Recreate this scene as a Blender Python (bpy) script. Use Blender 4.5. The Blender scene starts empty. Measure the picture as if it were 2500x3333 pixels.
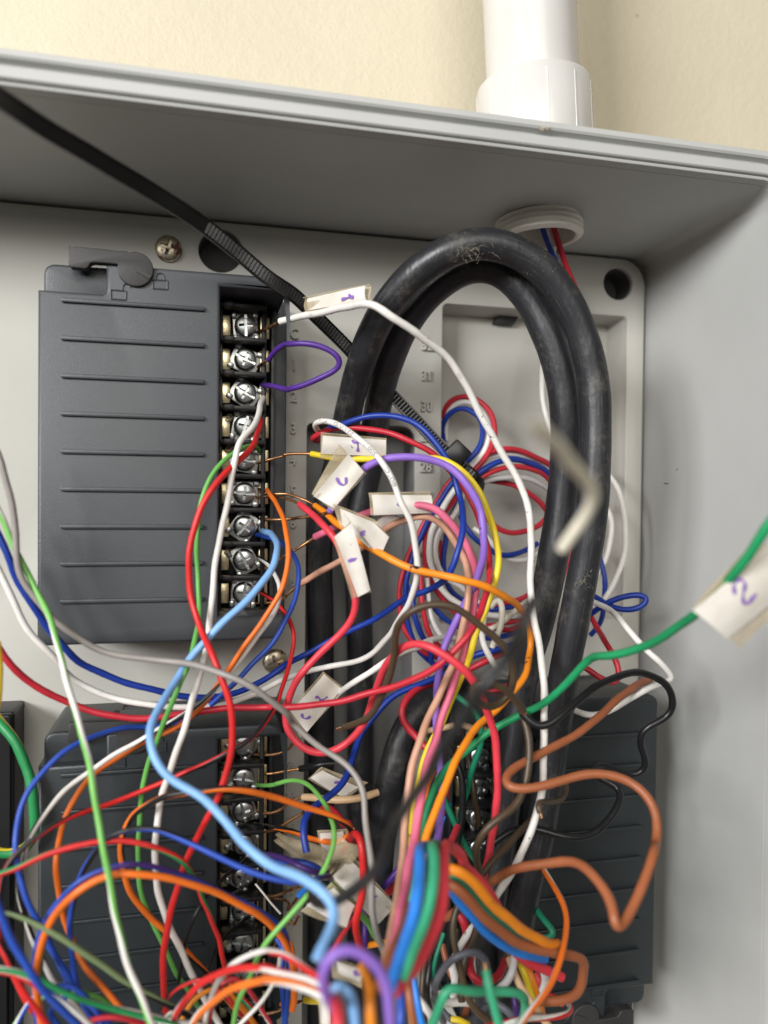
import bpy, bmesh, math, random
from mathutils import Vector, Matrix
random.seed(7)
S = bpy.context.scene
COL = S.collection
MM = 0.001

# ------------------------------------------------------------------ camera
PSI, ROLL, PITCH, DIST = math.radians(13.5), math.radians(0.6), math.radians(-1.0), 230.0
FPX, CU, CV = 2503.0, 1250.0, 1666.5           # focal length / centre of the 2500 x 3333 frame
FWD = Vector((math.sin(PSI)*math.cos(PITCH), math.cos(PSI)*math.cos(PITCH), math.sin(PITCH)))
_r = Vector((math.cos(PSI), -math.sin(PSI), 0.0)); _u = _r.cross(FWD)
RGT = _r*math.cos(ROLL) + _u*math.sin(ROLL)
UPV = _u*math.cos(ROLL) - _r*math.sin(ROLL)
CAM = Vector((0.0, -DIST, 0.0))
cd = bpy.data.cameras.new('camera'); cam = bpy.data.objects.new('camera', cd); COL.objects.link(cam)
cam.matrix_world = Matrix.Translation(CAM*MM) @ Matrix((RGT, UPV, -FWD)).transposed().to_4x4()
cd.sensor_fit = 'VERTICAL'; cd.sensor_height = 36.0; cd.sensor_width = 27.0
cd.lens = FPX/3333.0*36.0
cd.clip_start = 0.005; cd.clip_end = 20.0
cd.dof.use_dof = True; cd.dof.focus_distance = 0.206
cd.dof.aperture_fstop = cd.lens/3.3            # aperture of a phone camera, about 3.3 mm across
cd.dof.aperture_blades = 0
S.camera = cam
S.render.resolution_x = 768; S.render.resolution_y = 1024

# ------------------------------------------------------------------ light
w = bpy.data.worlds.new('World'); S.world = w; w.use_nodes = True
bg = w.node_tree.nodes['Background']
bg.inputs[0].default_value = (1.0, 0.94, 0.85, 1); bg.inputs[1].default_value = 0.11

def area(name, loc, target, size, power, color):
    ld = bpy.data.lights.new(name, 'AREA'); ld.shape = 'RECTANGLE'
    ld.size, ld.size_y = size; ld.energy = power; ld.color = color
    o = bpy.data.objects.new(name, ld); COL.objects.link(o)
    o.location = loc
    o.rotation_euler = (Vector(target)-Vector(loc)).to_track_quat('-Z', 'Y').to_euler()
    return o
area('ceiling_fixture', (-1.02, -0.95, 0.40), (0.03, 0, 0), (0.55, 0.30), 25.5, (0.985, 0.985, 1.0))
area('fill_light', (-0.20, -1.6, 0.62), (0.03, 0, 0), (1.1, 0.8), 16.0, (1.0, 0.965, 0.90))  # soft fill lamp, added to brighten the whole scene
S.view_settings.view_transform = 'Standard'; S.view_settings.look = 'None'
S.view_settings.exposure = 0.0; S.view_settings.gamma = 1.0; S.view_settings.use_curve_mapping = False

# ------------------------------------------------------------------ helpers
# frames in which positions were measured: (x0, y0, pixels per unit)
FR = {'S': (0, 0, 1.0), 'F1': (0, 700, 1.659), 'F2': (0, 1400, 1.659), 'F3': (0, 2100, 1.659), 'F4': (0, 2633, 1.659),
      'F5': (900, 700, 2.07375), 'F6': (850, 1350, 2.37), 'F7': (850, 2000, 2.37), 'F8': (850, 2633, 2.37),
      'F9': (1300, 700, 1.659), 'F10': (1500, 1350, 1.659), 'F11': (1450, 2050, 2.07375), 'F12': (1450, 2633, 2.07375),
      'F13': (0, 0, 1.3272), 'F14': (1250, 0, 1.3272), 'G1': (1250, 1250, 2.765), 'G2': (1250, 1650, 2.765),
      'G3': (1250, 2000, 3.318), 'G4': (1200, 2350, 3.318), 'G5': (1350, 2900, 2.765), 'G6': (900, 2900, 3.318)}

def P(fr, x, y, h):
    """point seen at (x, y) of a measuring frame, standing h millimetres off the mounting plate (result in mm)"""
    x0, y0, s = FR[fr]
    d = FWD + (x0 + x/s - CU)/FPX*RGT - (y0 + y/s - CV)/FPX*UPV
    return CAM + d*((DIST - h)/d.y)

def depth(p): return (p - CAM).dot(FWD)

def tag(o, label=None, cat=None, group=None, kind=None):
    for k, v in (('label', label), ('category', cat), ('group', group), ('kind', kind)):
        if v: o[k] = v
    return o

def link(o, parent=None):
    COL.objects.link(o)
    if parent: o.parent = parent
    return o

def empty(name, loc_mm):
    o = bpy.data.objects.new(name, None); o.empty_display_size = 0.005
    o.location = Vector(loc_mm)*MM
    return link(o)

def smooth(me, ang=35):
    me.polygons.foreach_set('use_smooth', [True]*len(me.polygons))
    me.set_sharp_from_angle(angle=math.radians(ang))
    return me

_variants = {}
def obj(name, me, mat, parent=None):
    if mat and me.materials and me.materials[0] != mat:        # the same shape in another material
        k = (me.name, mat.name)
        if k not in _variants:
            c = me.copy(); c.materials.clear(); c.materials.append(mat); _variants[k] = c
        me = _variants[k]
    elif mat and not me.materials: me.materials.append(mat)
    return link(bpy.data.objects.new(name, me), parent)

def mesh_mm(name, verts, faces, origin=(0, 0, 0)):
    og = Vector(origin); me = bpy.data.meshes.new(name)
    me.from_pydata([tuple((Vector(v)-og)*MM) for v in verts], [], faces); me.update()
    return me

def bm_mesh(name, bm, ang=35):
    me = bpy.data.meshes.new(name); bmesh.ops.recalc_face_normals(bm, faces=bm.faces)
    bm.to_mesh(me); bm.free(); return smooth(me, ang)

def add_box(bm, x0, x1, y0, y1, z0, z1, bev=0.0):
    """box in mm; y is the world axis (negative = toward the viewer)"""
    vs = [bm.verts.new((x*MM, y*MM, z*MM)) for x in (x0, x1) for y in (y0, y1) for z in (z0, z1)]
    fs = [bm.faces.new([vs[i] for i in q]) for q in ((0,1,3,2),(4,6,7,5),(0,4,5,1),(2,3,7,6),(0,2,6,4),(1,5,7,3))]
    if bev > 0:
        es = list({e for f in fs for e in f.edges})
        bmesh.ops.bevel(bm, geom=es, offset=bev*MM, segments=2, profile=0.5, affect='EDGES')
    return bm

def box_mesh(name, *a, bev=0.3):
    bm = bmesh.new(); add_box(bm, *a, bev=bev); return bm_mesh(name, bm)

def plate(name, outlines, h0, h1, bev=0.3, origin=(0, 0), res=2):
    """solid from a closed (x, z) outline with holes, from height h0 to h1 off the mounting plate (mm)"""
    cu = bpy.data.curves.new(name, 'CURVE'); cu.dimensions = '2D'; cu.fill_mode = 'BOTH'
    for pts in outlines:
        sp = cu.splines.new('POLY'); sp.points.add(len(pts)-1); sp.use_cyclic_u = True
        for q, p in zip(sp.points, pts): q.co = (p[0]-origin[0], p[1]-origin[1], 0, 1)
    cu.extrude = max((h1-h0)/2 - bev, 0.001); cu.bevel_depth = bev; cu.bevel_resolution = res; cu.offset = -bev
    t = bpy.data.objects.new('tmp', cu); COL.objects.link(t)
    me = bpy.data.meshes.new_from_object(t.evaluated_get(bpy.context.evaluated_depsgraph_get()))
    bpy.data.objects.remove(t); bpy.data.curves.remove(cu)
    hc = (h0+h1)/2
    for v in me.vertices:
        x, y, z = v.co; v.co = (x*MM, -(z+hc)*MM, y*MM)
    me.materials.clear(); me.name = name
    bm = bmesh.new(); bm.from_mesh(me); bmesh.ops.remove_doubles(bm, verts=bm.verts, dist=1e-6)
    bm.to_mesh(me); bm.free()
    return smooth(me, 40)

def rrect(x0, x1, z0, z1, r=(1, 1, 1, 1), n=6):
    """rounded rectangle; radii bottom-left, bottom-right, top-right, top-left"""
    if not isinstance(r, tuple): r = (r,)*4
    out = []
    for (cx, cz, a0, rr) in ((x0+r[0], z0+r[0], 180, r[0]), (x1-r[1], z0+r[1], 270, r[1]),
                             (x1-r[2], z1-r[2], 0, r[2]), (x0+r[3], z1-r[3], 90, r[3])):
        for k in range(n+1):
            a = math.radians(a0 + 90*k/n); out.append((cx+rr*math.cos(a), cz+rr*math.sin(a)))
    return out

def circle(cx, cz, r, n=40):
    return [(cx+r*math.cos(2*math.pi*k/n), cz+r*math.sin(2*math.pi*k/n)) for k in range(n)]

def joined(name, meshes):
    bm = bmesh.new()
    for m in meshes: bm.from_mesh(m)
    me = bpy.data.meshes.new(name); bm.to_mesh(me); bm.free()
    return smooth(me, 40)

def boolean(me, cutters, name):
    a = bpy.data.objects.new('a', me); COL.objects.link(a); tmp = [a]
    for c in cutters:
        b = bpy.data.objects.new('b', c); COL.objects.link(b); tmp.append(b)
        m = a.modifiers.new('b', 'BOOLEAN'); m.object = b; m.operation = 'DIFFERENCE'; m.solver = 'EXACT'
    bpy.context.view_layer.update()
    r = bpy.data.meshes.new_from_object(a.evaluated_get(bpy.context.evaluated_depsgraph_get()))
    for t in tmp: bpy.data.objects.remove(t)
    r.name = name
    return smooth(r, 40)

def catmull(pts, step=0.9, passes=9):
    """centripetal Catmull-Rom through pts, resampled about every `step` mm"""
    pts = [p for i, p in enumerate(pts) if i == 0 or (p-pts[i-1]).length > 0.25]
    if len(pts) < 3: return pts
    q = [pts[0]*2-pts[1]] + pts + [pts[-1]*2-pts[-2]]
    out = []
    for i in range(1, len(q)-2):
        p0, p1, p2, p3 = q[i-1], q[i], q[i+1], q[i+2]
        t0 = 0; t1 = t0+max((p1-p0).length, .01)**.5; t2 = t1+max((p2-p1).length, .01)**.5; t3 = t2+max((p3-p2).length, .01)**.5
        n = max(2, int((p2-p1).length/step))
        for k in range(n):
            t = t1+(t2-t1)*k/n
            a1 = p0*((t1-t)/(t1-t0))+p1*((t-t0)/(t1-t0)); a2 = p1*((t2-t)/(t2-t1))+p2*((t-t1)/(t2-t1)); a3 = p2*((t3-t)/(t3-t2))+p3*((t-t2)/(t3-t2))
            b1 = a1*((t2-t)/(t2-t0))+a2*((t-t0)/(t2-t0)); b2 = a2*((t3-t)/(t3-t1))+a3*((t-t1)/(t3-t1))
            out.append(b1*((t2-t)/(t2-t1))+b2*((t-t1)/(t2-t1)))
    out.append(pts[-1])
    # one relaxation pass takes out measuring jitter
    for _ in range(passes):
        out = [out[0]] + [(out[i-1]+out[i]*2+out[i+1])/4 for i in range(1, len(out)-1)] + [out[-1]]
    return out

def frames(path):
    T = [((path[min(i+1, len(path)-1)]-path[max(i-1, 0)])).normalized() for i in range(len(path))]
    n = Vector((0, -1, 0)); n = (n - T[0]*n.dot(T[0]))
    if n.length < 1e-3: n = T[0].orthogonal()
    N = [n.normalized()]
    for t in T[1:]:
        m = N[-1] - t*N[-1].dot(t); N.append(m.normalized())
    return T, N

def tube(name, path, rad, sides=10, origin=None, radf=None):
    origin = origin if origin is not None else path[0]
    T, N = frames(path); V = []; F = []; L = [0.0]
    for i in range(1, len(path)): L.append(L[-1]+(path[i]-path[i-1]).length)
    for i, p in enumerate(path):
        B = T[i].cross(N[i]); r = rad*(radf(L[i], L[-1]) if radf else 1)
        for k in range(sides):
            a = 2*math.pi*k/sides; V.append(p+(N[i]*math.cos(a)+B*math.sin(a))*r)
    n = len(path)
    for i in range(n-1):
        for k in range(sides):
            k2 = (k+1) % sides; F.append((i*sides+k, i*sides+k2, (i+1)*sides+k2, (i+1)*sides+k))
    F.append(tuple(reversed(range(sides)))); F.append(tuple((n-1)*sides+k for k in range(sides)))
    me = mesh_mm(name, V, F, origin)
    uv = me.uv_layers.new(name='UVMap'); d = []
    for i in range(n-1):
        for k in range(sides): d += [k/sides, L[i], (k+1)/sides, L[i], (k+1)/sides, L[i+1], k/sides, L[i+1]]
    d += [0.5, 0.0]*sides + [0.5, L[-1]]*sides
    uv.data.foreach_set('uv', d)
    return smooth(me, 60)

def lathe(name, prof, seg=48, axis=None, base=None, origin=None):
    """profile of (radius, height) turned round an axis through base (mm)"""
    axis = (axis or Vector((0, 0, 1))).normalized(); base = base if base is not None else Vector((0, 0, 0)); origin = origin if origin is not None else base
    u = axis.orthogonal().normalized(); v = axis.cross(u); V = []; F = []; n = len(prof)
    for s in range(seg):
        a = 2*math.pi*s/seg; d = u*math.cos(a)+v*math.sin(a)
        V += [base+d*r+axis*z for r, z in prof]
    for s in range(seg):
        s2 = (s+1) % seg
        for i in range(n-1): F.append((s*n+i, s2*n+i, s2*n+i+1, s*n+i+1))
    me = mesh_mm(name, V, F, origin)
    bm = bmesh.new(); bm.from_mesh(me); bmesh.ops.remove_doubles(bm, verts=bm.verts, dist=1e-7)
    bmesh.ops.recalc_face_normals(bm, faces=bm.faces); bm.to_mesh(me); bm.free()
    return smooth(me, 40)

def text_mesh(s, size, ext=0.0, bev=0.0):
    cu = bpy.data.curves.new('t', 'FONT'); cu.body = s; cu.size = size; cu.extrude = ext; cu.bevel_depth = bev
    cu.align_x = 'CENTER'; cu.align_y = 'CENTER'; cu.resolution_u = 4
    t = bpy.data.objects.new('t', cu); COL.objects.link(t)
    me = bpy.data.meshes.new_from_object(t.evaluated_get(bpy.context.evaluated_depsgraph_get()))
    bpy.data.objects.remove(t); bpy.data.curves.remove(cu); me.materials.clear()
    return me

# ------------------------------------------------------------------ materials
def new_mat(name):
    m = bpy.data.materials.new(name); m.use_nodes = True
    nt = m.node_tree; return m, nt, nt.nodes['Principled BSDF']

def N(nt, t, **kw):
    n = nt.nodes.new(t)
    for k, v in kw.items():
        if k in n.inputs: n.inputs[k].default_value = v
        else: setattr(n, k, v)
    return n

def coords(nt, kind='Object'):
    return N(nt, 'ShaderNodeTexCoord').outputs[kind]

def noise(nt, vec, scale, detail=3, rough=0.55):
    n = N(nt, 'ShaderNodeTexNoise', Scale=scale, Detail=detail, Roughness=rough); nt.links.new(vec, n.inputs['Vector']); return n.outputs['Fac']

def ramp(nt, fac, p0, p1, c0=(0, 0, 0, 1), c1=(1, 1, 1, 1)):
    r = N(nt, 'ShaderNodeValToRGB'); e = r.color_ramp.elements
    e[0].position, e[1].position = p0, p1; e[0].color, e[1].color = c0, c1
    nt.links.new(fac, r.inputs[0]); return r.outputs[0]

def mix(nt, fac, a, b):
    m = N(nt, 'ShaderNodeMix', data_type='RGBA')
    for s, v in ((m.inputs[0], fac), (m.inputs[6], a), (m.inputs[7], b)):
        if isinstance(v, (tuple, float, int)): s.default_value = v
        else: nt.links.new(v, s)
    return m.outputs[2]

def bump(nt, b, height, strength, dist=0.0004):
    n = N(nt, 'ShaderNodeBump', Strength=strength, Distance=dist); nt.links.new(height, n.inputs['Height'])
    nt.links.new(n.outputs[0], b.inputs['Normal'])

def c4(c, k=1.0): return (min(c[0]*k, 1), min(c[1]*k, 1), min(c[2]*k, 1), 1)

def plastic(name, col, rough=0.5, grain=2500, gstr=0.12, var=0.08, dirt=None, dirt_amt=0.0, spec=0.5, metal=0.0, vscale=45, speck=False):
    m, nt, b = new_mat(name); o = coords(nt)
    n1 = noise(nt, o, vscale, 5)
    base = mix(nt, ramp(nt, n1, 0.3, 0.7), c4(col, 1-var), c4(col, 1+var))
    if dirt:
        n2 = noise(nt, o, 420 if speck else 160, 6, 0.7)
        base = mix(nt, ramp(nt, n2, 0.72-dirt_amt, 0.80), base, c4(dirt))
    nt.links.new(base, b.inputs['Base Color'])
    r = N(nt, 'ShaderNodeMapRange'); nt.links.new(n1, r.inputs[0]); r.inputs[3].default_value = rough-0.07; r.inputs[4].default_value = rough+0.09
    nt.links.new(r.outputs[0], b.inputs['Roughness'])
    b.inputs['Specular IOR Level'].default_value = spec; b.inputs['Metallic'].default_value = metal
    bump(nt, b, noise(nt, o, grain, 2), gstr, 0.0002)
    return m

def wire_mat(name, col, stripe=None, rough=0.42, marks=None, sw=0.30, twist=0.018, phase=0.0):
    m, nt, b = new_mat(name); o = coords(nt)
    n1 = noise(nt, o, 120, 4)
    base = mix(nt, ramp(nt, n1, 0.25, 0.75), c4(col, 0.88), c4(col, 1.08))
    if stripe:
        uv = N(nt, 'ShaderNodeSeparateXYZ'); nt.links.new(coords(nt, 'UV'), uv.inputs[0])
        ma = N(nt, 'ShaderNodeMath', operation='MULTIPLY_ADD'); nt.links.new(uv.outputs[1], ma.inputs[0]); ma.inputs[1].default_value = twist; nt.links.new(uv.outputs[0], ma.inputs[2])
        ad = N(nt, 'ShaderNodeMath', operation='ADD'); nt.links.new(ma.outputs[0], ad.inputs[0]); ad.inputs[1].default_value = phase
        fr = N(nt, 'ShaderNodeMath', operation='FRACT'); nt.links.new(ad.outputs[0], fr.inputs[0])
        lt = N(nt, 'ShaderNodeMath', operation='LESS_THAN'); nt.links.new(fr.outputs[0], lt.inputs[0]); lt.inputs[1].default_value = sw
        base = mix(nt, lt.outputs[0], base, c4(stripe))
    grime = ramp(nt, noise(nt, o, 260, 6, 0.7), 0.62, 0.72)
    sc = N(nt, 'ShaderNodeMath', operation='MULTIPLY'); nt.links.new(grime, sc.inputs[0]); sc.inputs[1].default_value = 0.26
    base = mix(nt, sc.outputs[0], base, (0.10, 0.08, 0.06, 1))
    if marks:
        k = ramp(nt, noise(nt, o, marks, 3, 0.6), 0.66, 0.69)
        base = mix(nt, k, base, (0.012, 0.01, 0.014, 1))
    nt.links.new(base, b.inputs['Base Color'])
    b.inputs['Roughness'].default_value = rough; b.inputs['Specular IOR Level'].default_value = 0.42
    bump(nt, b, noise(nt, o, 700, 4), 0.22, 0.00025)
    return m

def metal_mat(name, col, rough=0.25, rust=None, rscale=900, ramt=0.5, metal=1.0):
    m, nt, b = new_mat(name); o = coords(nt)
    n1 = noise(nt, o, 700, 4)
    base = mix(nt, n1, c4(col, 0.75), c4(col, 1.1))
    if rust:
        k = ramp(nt, noise(nt, o, rscale, 5, 0.65), ramt, ramt+0.12)
        base = mix(nt, k, base, c4(rust))
        mm = N(nt, 'ShaderNodeMath', operation='SUBTRACT'); mm.inputs[0].default_value = metal; nt.links.new(k, mm.inputs[1]); mm.use_clamp = True
        nt.links.new(mm.outputs[0], b.inputs['Metallic'])
    else: b.inputs['Metallic'].default_value = metal
    nt.links.new(base, b.inputs['Base Color']); b.inputs['Roughness'].default_value = rough
    bump(nt, b, noise(nt, o, 1500, 3), 0.15, 0.0002)
    return m

M = {}
def wall_mat():
    m, nt, b = new_mat('painted_wall'); o = coords(nt)
    base = mix(nt, ramp(nt, noise(nt, o, 14, 4), 0.3, 0.7), (0.61, 0.55, 0.405, 1), (0.67, 0.605, 0.455, 1))
    v = N(nt, 'ShaderNodeTexVoronoi', Scale=2600.0); nt.links.new(o, v.inputs['Vector'])
    sp = N(nt, 'ShaderNodeTexVoronoi', Scale=28.0); nt.links.new(o, sp.inputs['Vector'])
    base = mix(nt, ramp(nt, sp.outputs['Distance'], 0.022, 0.030, (1, 1, 1, 1), (0, 0, 0, 1)), base, (0.20, 0.15, 0.08, 1))
    nt.links.new(base, b.inputs['Base Color']); b.inputs['Roughness'].default_value = 0.5
    ad = N(nt, 'ShaderNodeMath', operation='ADD'); nt.links.new(noise(nt, o, 800, 3, 0.6), ad.inputs[0]); nt.links.new(noise(nt, o, 260, 2), ad.inputs[1])
    bump(nt, b, ad.outputs[0], 0.30, 0.0006)
    return m
M['wall'] = wall_mat()
M['box'] = plastic('grey_enclosure_plastic', (0.475, 0.48, 0.46), 0.42, 2600, 0.10, 0.035, (0.24, 0.20, 0.14), 0.0)
M['plate'] = plastic('grey_plate_plastic', (0.475, 0.465, 0.42), 0.5, 3200, 0.16, 0.03)
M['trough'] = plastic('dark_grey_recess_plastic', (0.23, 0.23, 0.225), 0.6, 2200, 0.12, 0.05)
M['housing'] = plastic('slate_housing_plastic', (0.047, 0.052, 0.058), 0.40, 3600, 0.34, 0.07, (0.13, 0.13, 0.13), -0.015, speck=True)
M['housing_shaded'] = plastic('shaded_slate_housing', (0.021, 0.026, 0.029), 0.40, 3600, 0.34, 0.08, (0.10, 0.10, 0.095), -0.01, speck=True)  # slate housing with the shade of the wires put into its colour
M['lever'] = plastic('black_lever_plastic', (0.026, 0.025, 0.024), 0.5, 1800, 0.2, 0.3)
M['black'] = plastic('black_terminal_plastic', (0.010, 0.010, 0.011), 0.42, 2000, 0.1, 0.2)
M['tie'] = plastic('black_nylon', (0.007, 0.007, 0.0075), 0.30, 2000, 0.1, 0.2)
M['pvc'] = plastic('white_pvc', (0.62, 0.605, 0.575), 0.24, 500, 0.08, 0.03, vscale=60)
M['nipple'] = plastic('aged_white_pvc', (0.78, 0.75, 0.68), 0.45, 900, 0.15, 0.07, (0.22, 0.17, 0.11), 0.05)
M['hole'] = plastic('deep_dark_plastic', (0.10, 0.10, 0.10), 0.6)
M['screw'] = metal_mat('zinc_screw', (0.54, 0.56, 0.56), 0.32)
M['clamp'] = metal_mat('nickel_clamp', (0.52, 0.53, 0.52), 0.34)
M['brass'] = metal_mat('pale_brass', (0.86, 0.74, 0.46), 0.30)
M['rusty'] = metal_mat('rusty_zinc', (0.62, 0.55, 0.40), 0.34, (0.09, 0.025, 0.012), 420, 0.47)
M['copper'] = metal_mat('bare_copper', (0.62, 0.32, 0.15), 0.36, (0.16, 0.08, 0.04), 500, 0.50)
M['bright_copper'] = metal_mat('fresh_copper', (0.86, 0.50, 0.28), 0.30)
M['strand'] = metal_mat('frayed_strand', (0.45, 0.36, 0.24), 0.4)
M['tin'] = metal_mat('tinned_strand', (0.78, 0.74, 0.66), 0.3)

def cable_mat():
    m, nt, b = new_mat('scuffed_black_sheath'); o = coords(nt)
    s = N(nt, 'ShaderNodeMapping'); s.inputs['Scale'].default_value = (1, 1, 0.16); nt.links.new(o, s.inputs[0])
    base = mix(nt, noise(nt, o, 60, 5), (0.011, 0.0115, 0.0135, 1), (0.028, 0.029, 0.033, 1))
    dust = ramp(nt, noise(nt, o, 55, 10, 0.85), 0.53, 0.82)
    base = mix(nt, dust, base, (0.17, 0.155, 0.125, 1))
    s2 = N(nt, 'ShaderNodeMapping'); s2.inputs['Scale'].default_value = (55, 0.05, 1); nt.links.new(coords(nt, 'UV'), s2.inputs[0])
    scr = ramp(nt, noise(nt, s2.outputs[0], 1.0, 5, 0.75), 0.57, 0.72)
    scs = N(nt, 'ShaderNodeMath', operation='MULTIPLY'); nt.links.new(scr, scs.inputs[0]); scs.inputs[1].default_value = 0.7
    base = mix(nt, scs.outputs[0], base, (0.15, 0.145, 0.135, 1))
    nt.links.new(base, b.inputs['Base Color'])
    r = N(nt, 'ShaderNodeMapRange'); nt.links.new(noise(nt, o, 95, 5), r.inputs[0]); r.inputs[3].default_value = 0.26; r.inputs[4].default_value = 0.56
    nt.links.new(r.outputs[0], b.inputs['Roughness'])
    ad = N(nt, 'ShaderNodeMath', operation='ADD'); nt.links.new(noise(nt, o, 160, 4), ad.inputs[0]); nt.links.new(noise(nt, s.outputs[0], 600, 3), ad.inputs[1])
    bump(nt, b, ad.outputs[0], 0.22, 0.0007)
    return m
M['cable'] = cable_mat()

def paper_mat():
    m, nt, b = new_mat('tag_paper'); o = coords(nt)
    base = mix(nt, ramp(nt, noise(nt, o, 90, 5), 0.35, 0.75), (0.76, 0.735, 0.69, 1), (0.58, 0.52, 0.41, 1))
    base = mix(nt, ramp(nt, noise(nt, o, 600, 2), 0.74, 0.77), base, (0.16, 0.12, 0.08, 1))
    nt.links.new(base, b.inputs['Base Color']); b.inputs['Roughness'].default_value = 0.38; b.inputs['Coat Weight'].default_value = 0.5; b.inputs['Coat Roughness'].default_value = 0.14
    bump(nt, b, noise(nt, o, 130, 4), 0.35, 0.0006)
    return m
M['paper'] = paper_mat()
def tape_mat():
    m, nt, b = new_mat('yellowed_clear_tape'); o = coords(nt)
    nt.links.new(mix(nt, noise(nt, o, 200, 4), (0.72, 0.64, 0.46, 1), (0.46, 0.35, 0.19, 1)), b.inputs['Base Color'])
    b.inputs['Roughness'].default_value = 0.16; b.inputs['Alpha'].default_value = 0.40
    bump(nt, b, noise(nt, o, 240, 4), 0.5, 0.0006)
    return m
M['tape'] = tape_mat()
def ink_mat():
    m, nt, b = new_mat('purple_marker'); o = coords(nt)
    nt.links.new(mix(nt, noise(nt, o, 500, 3), (0.11, 0.035, 0.30, 1), (0.34, 0.20, 0.56, 1)), b.inputs['Base Color'])
    b.inputs['Roughness'].default_value = 0.5
    return m
M['ink'] = ink_mat()
M['print'] = plastic('grey_print', (0.16, 0.15, 0.15), 0.6)
M['dust'] = plastic('dust_fluff', (0.42, 0.37, 0.28), 0.9)

C = dict(red=(0.60, 0.022, 0.022), crimson=(0.50, 0.022, 0.038), rose=(0.66, 0.045, 0.065), white=(0.76, 0.735, 0.69), cream=(0.76, 0.71, 0.58),
         blue=(0.008, 0.035, 0.27), royal=(0.022, 0.075, 0.42), azure=(0.03, 0.22, 0.72), lightblue=(0.22, 0.44, 0.78),
         green=(0.13, 0.40, 0.085), lime=(0.19, 0.50, 0.11), emerald=(0.012, 0.27, 0.10), teal=(0.012, 0.22, 0.12), mint=(0.05, 0.38, 0.20),
         orange=(0.80, 0.17, 0.018), amber=(0.86, 0.27, 0.015), yellow=(0.80, 0.60, 0.03), violet=(0.075, 0.025, 0.22), lilac=(0.27, 0.145, 0.56),
         pink=(0.78, 0.17, 0.28), tan=(0.56, 0.30, 0.20), peach=(0.62, 0.42, 0.24), grey=(0.29, 0.265, 0.245), slate=(0.10, 0.105, 0.125),
         brown=(0.070, 0.046, 0.026), rust=(0.33, 0.105, 0.042), black=(0.011, 0.011, 0.012), olive=(0.20, 0.27, 0.13), earth=(0.02, 0.24, 0.075),
         paleGrey=(0.50, 0.48, 0.47), indigo=(0.05, 0.02, 0.14))
WM = {}
def wmat(c, stripe=None, marks=None):
    k = (c, stripe, marks)
    if k not in WM:
        nm = 'insulation_'+c+('_'+stripe if stripe else '')+('_marked' if marks else '')
        WM[k] = wire_mat(nm.lower(), C[c], C[stripe] if stripe else None, marks=marks, phase=0.35 if stripe else 0, twist=0.012 if c == 'earth' and stripe == 'yellow' else 0.018,
                         sw=0.24 if c == 'earth' else 0.36, rough=0.36 if c == 'black' else 0.42)
    return WM[k]

# ------------------------------------------------------------------ the wall behind
WALL_H = -18.0
wl = mesh_mm('wall', [(-900, -WALL_H, -700), (900, -WALL_H, -700), (900, -WALL_H, 700), (-900, -WALL_H, 700)], [(0, 1, 2, 3)])
tag(obj('wall', wl, M['wall']), kind='structure')

# ------------------------------------------------------------------ the grey enclosure
XR, ZT, ZB, XL = 144.6, 80.4, -190.0, -150.0       # inner right face and inner top face at the plate
def sweep(name, prof, rc=4.5, draft=2.1):
    """profile of (height off plate, distance outward) swept along the inner top edge, round the corner and down the right side"""
    path = [((XL, ZT), (0, 1)), ((-60, ZT), (0, 1)), ((40, ZT), (0, 1))]
    for k in range(13):
        a = math.radians(90-90*k/12); path.append(((XR-rc+rc*math.cos(a), ZT-rc+rc*math.sin(a)), (math.cos(a), math.sin(a))))
    path += [((XR, 0), (1, 0)), ((XR, ZB), (1, 0))]
    n = len(prof); V = []; F = []
    for (p, nn) in path:
        for h, o in prof:
            k = o + draft*max(h, 0)/57.0*(1.0 if nn[1] > 0.5 else 0.8)
            V.append((p[0]+nn[0]*k, -h, p[1]+nn[1]*k))
    for i in range(len(path)-1):
        for j in range(n):
            j2 = (j+1) % n; F.append((i*n+j, i*n+j2, (i+1)*n+j2, (i+1)*n+j))
    F.append(tuple(range(n))); F.append(tuple((len(path)-1)*n+j for j in reversed(range(n))))
    me = mesh_mm(name, V, F)
    bm = bmesh.new(); bm.from_mesh(me); bmesh.ops.recalc_face_normals(bm, faces=bm.faces); bm.to_mesh(me); bm.free()
    return smooth(me, 30)

enc = empty('enclosure', (0, 14, ZB))
tag(enc, 'open light grey plastic enclosure box with grooved rim, mounted on the cream wall', 'enclosure')
def sub(name, me, mat, parent):
    """a part whose mesh was built in world coordinates"""
    o = obj(name, me, mat, parent); o.location = -parent.location
    return o
# the conduit axis
AX0 = P('S', 1756, 778, 20); AX1 = P('S', 1722, 0, 20); AX = (AX1-AX0).normalized()
shell = sweep('wall_shell', [(56.5, 0), (-14, 0), (-14, 3.2), (56.5, 3.2)])
cut = lathe('cut', [(0.001, 0), (11.9, 0), (11.9, 40), (0.001, 40)], 40, AX, AX0-AX*5, Vector((0, 0, 0)))
shell = boolean(shell, [cut], 'wall_shell')
sub('wall_shell', shell, M['box'], enc)
rim = sweep('rim', [(56.4, 0.06), (58.6, 0.0), (59.3, 0.15), (59.5, 0.55), (59.3, 0.85), (58.5, 0.95), (58.5, 1.2), (59.7, 1.3), (60.0, 1.6),
                    (60.0, 3.6), (59.6, 3.95), (57.6, 4.2), (57.3, 4.6), (57.5, 5.4), (59.0, 5.8), (59.4, 6.3), (59.4, 7.4), (58.9, 7.8), (56.0, 7.9), (54.0, 7.6), (54.0, 3.3), (56.4, 3.26)])
sub('rim', rim, M['box'], enc)
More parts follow.
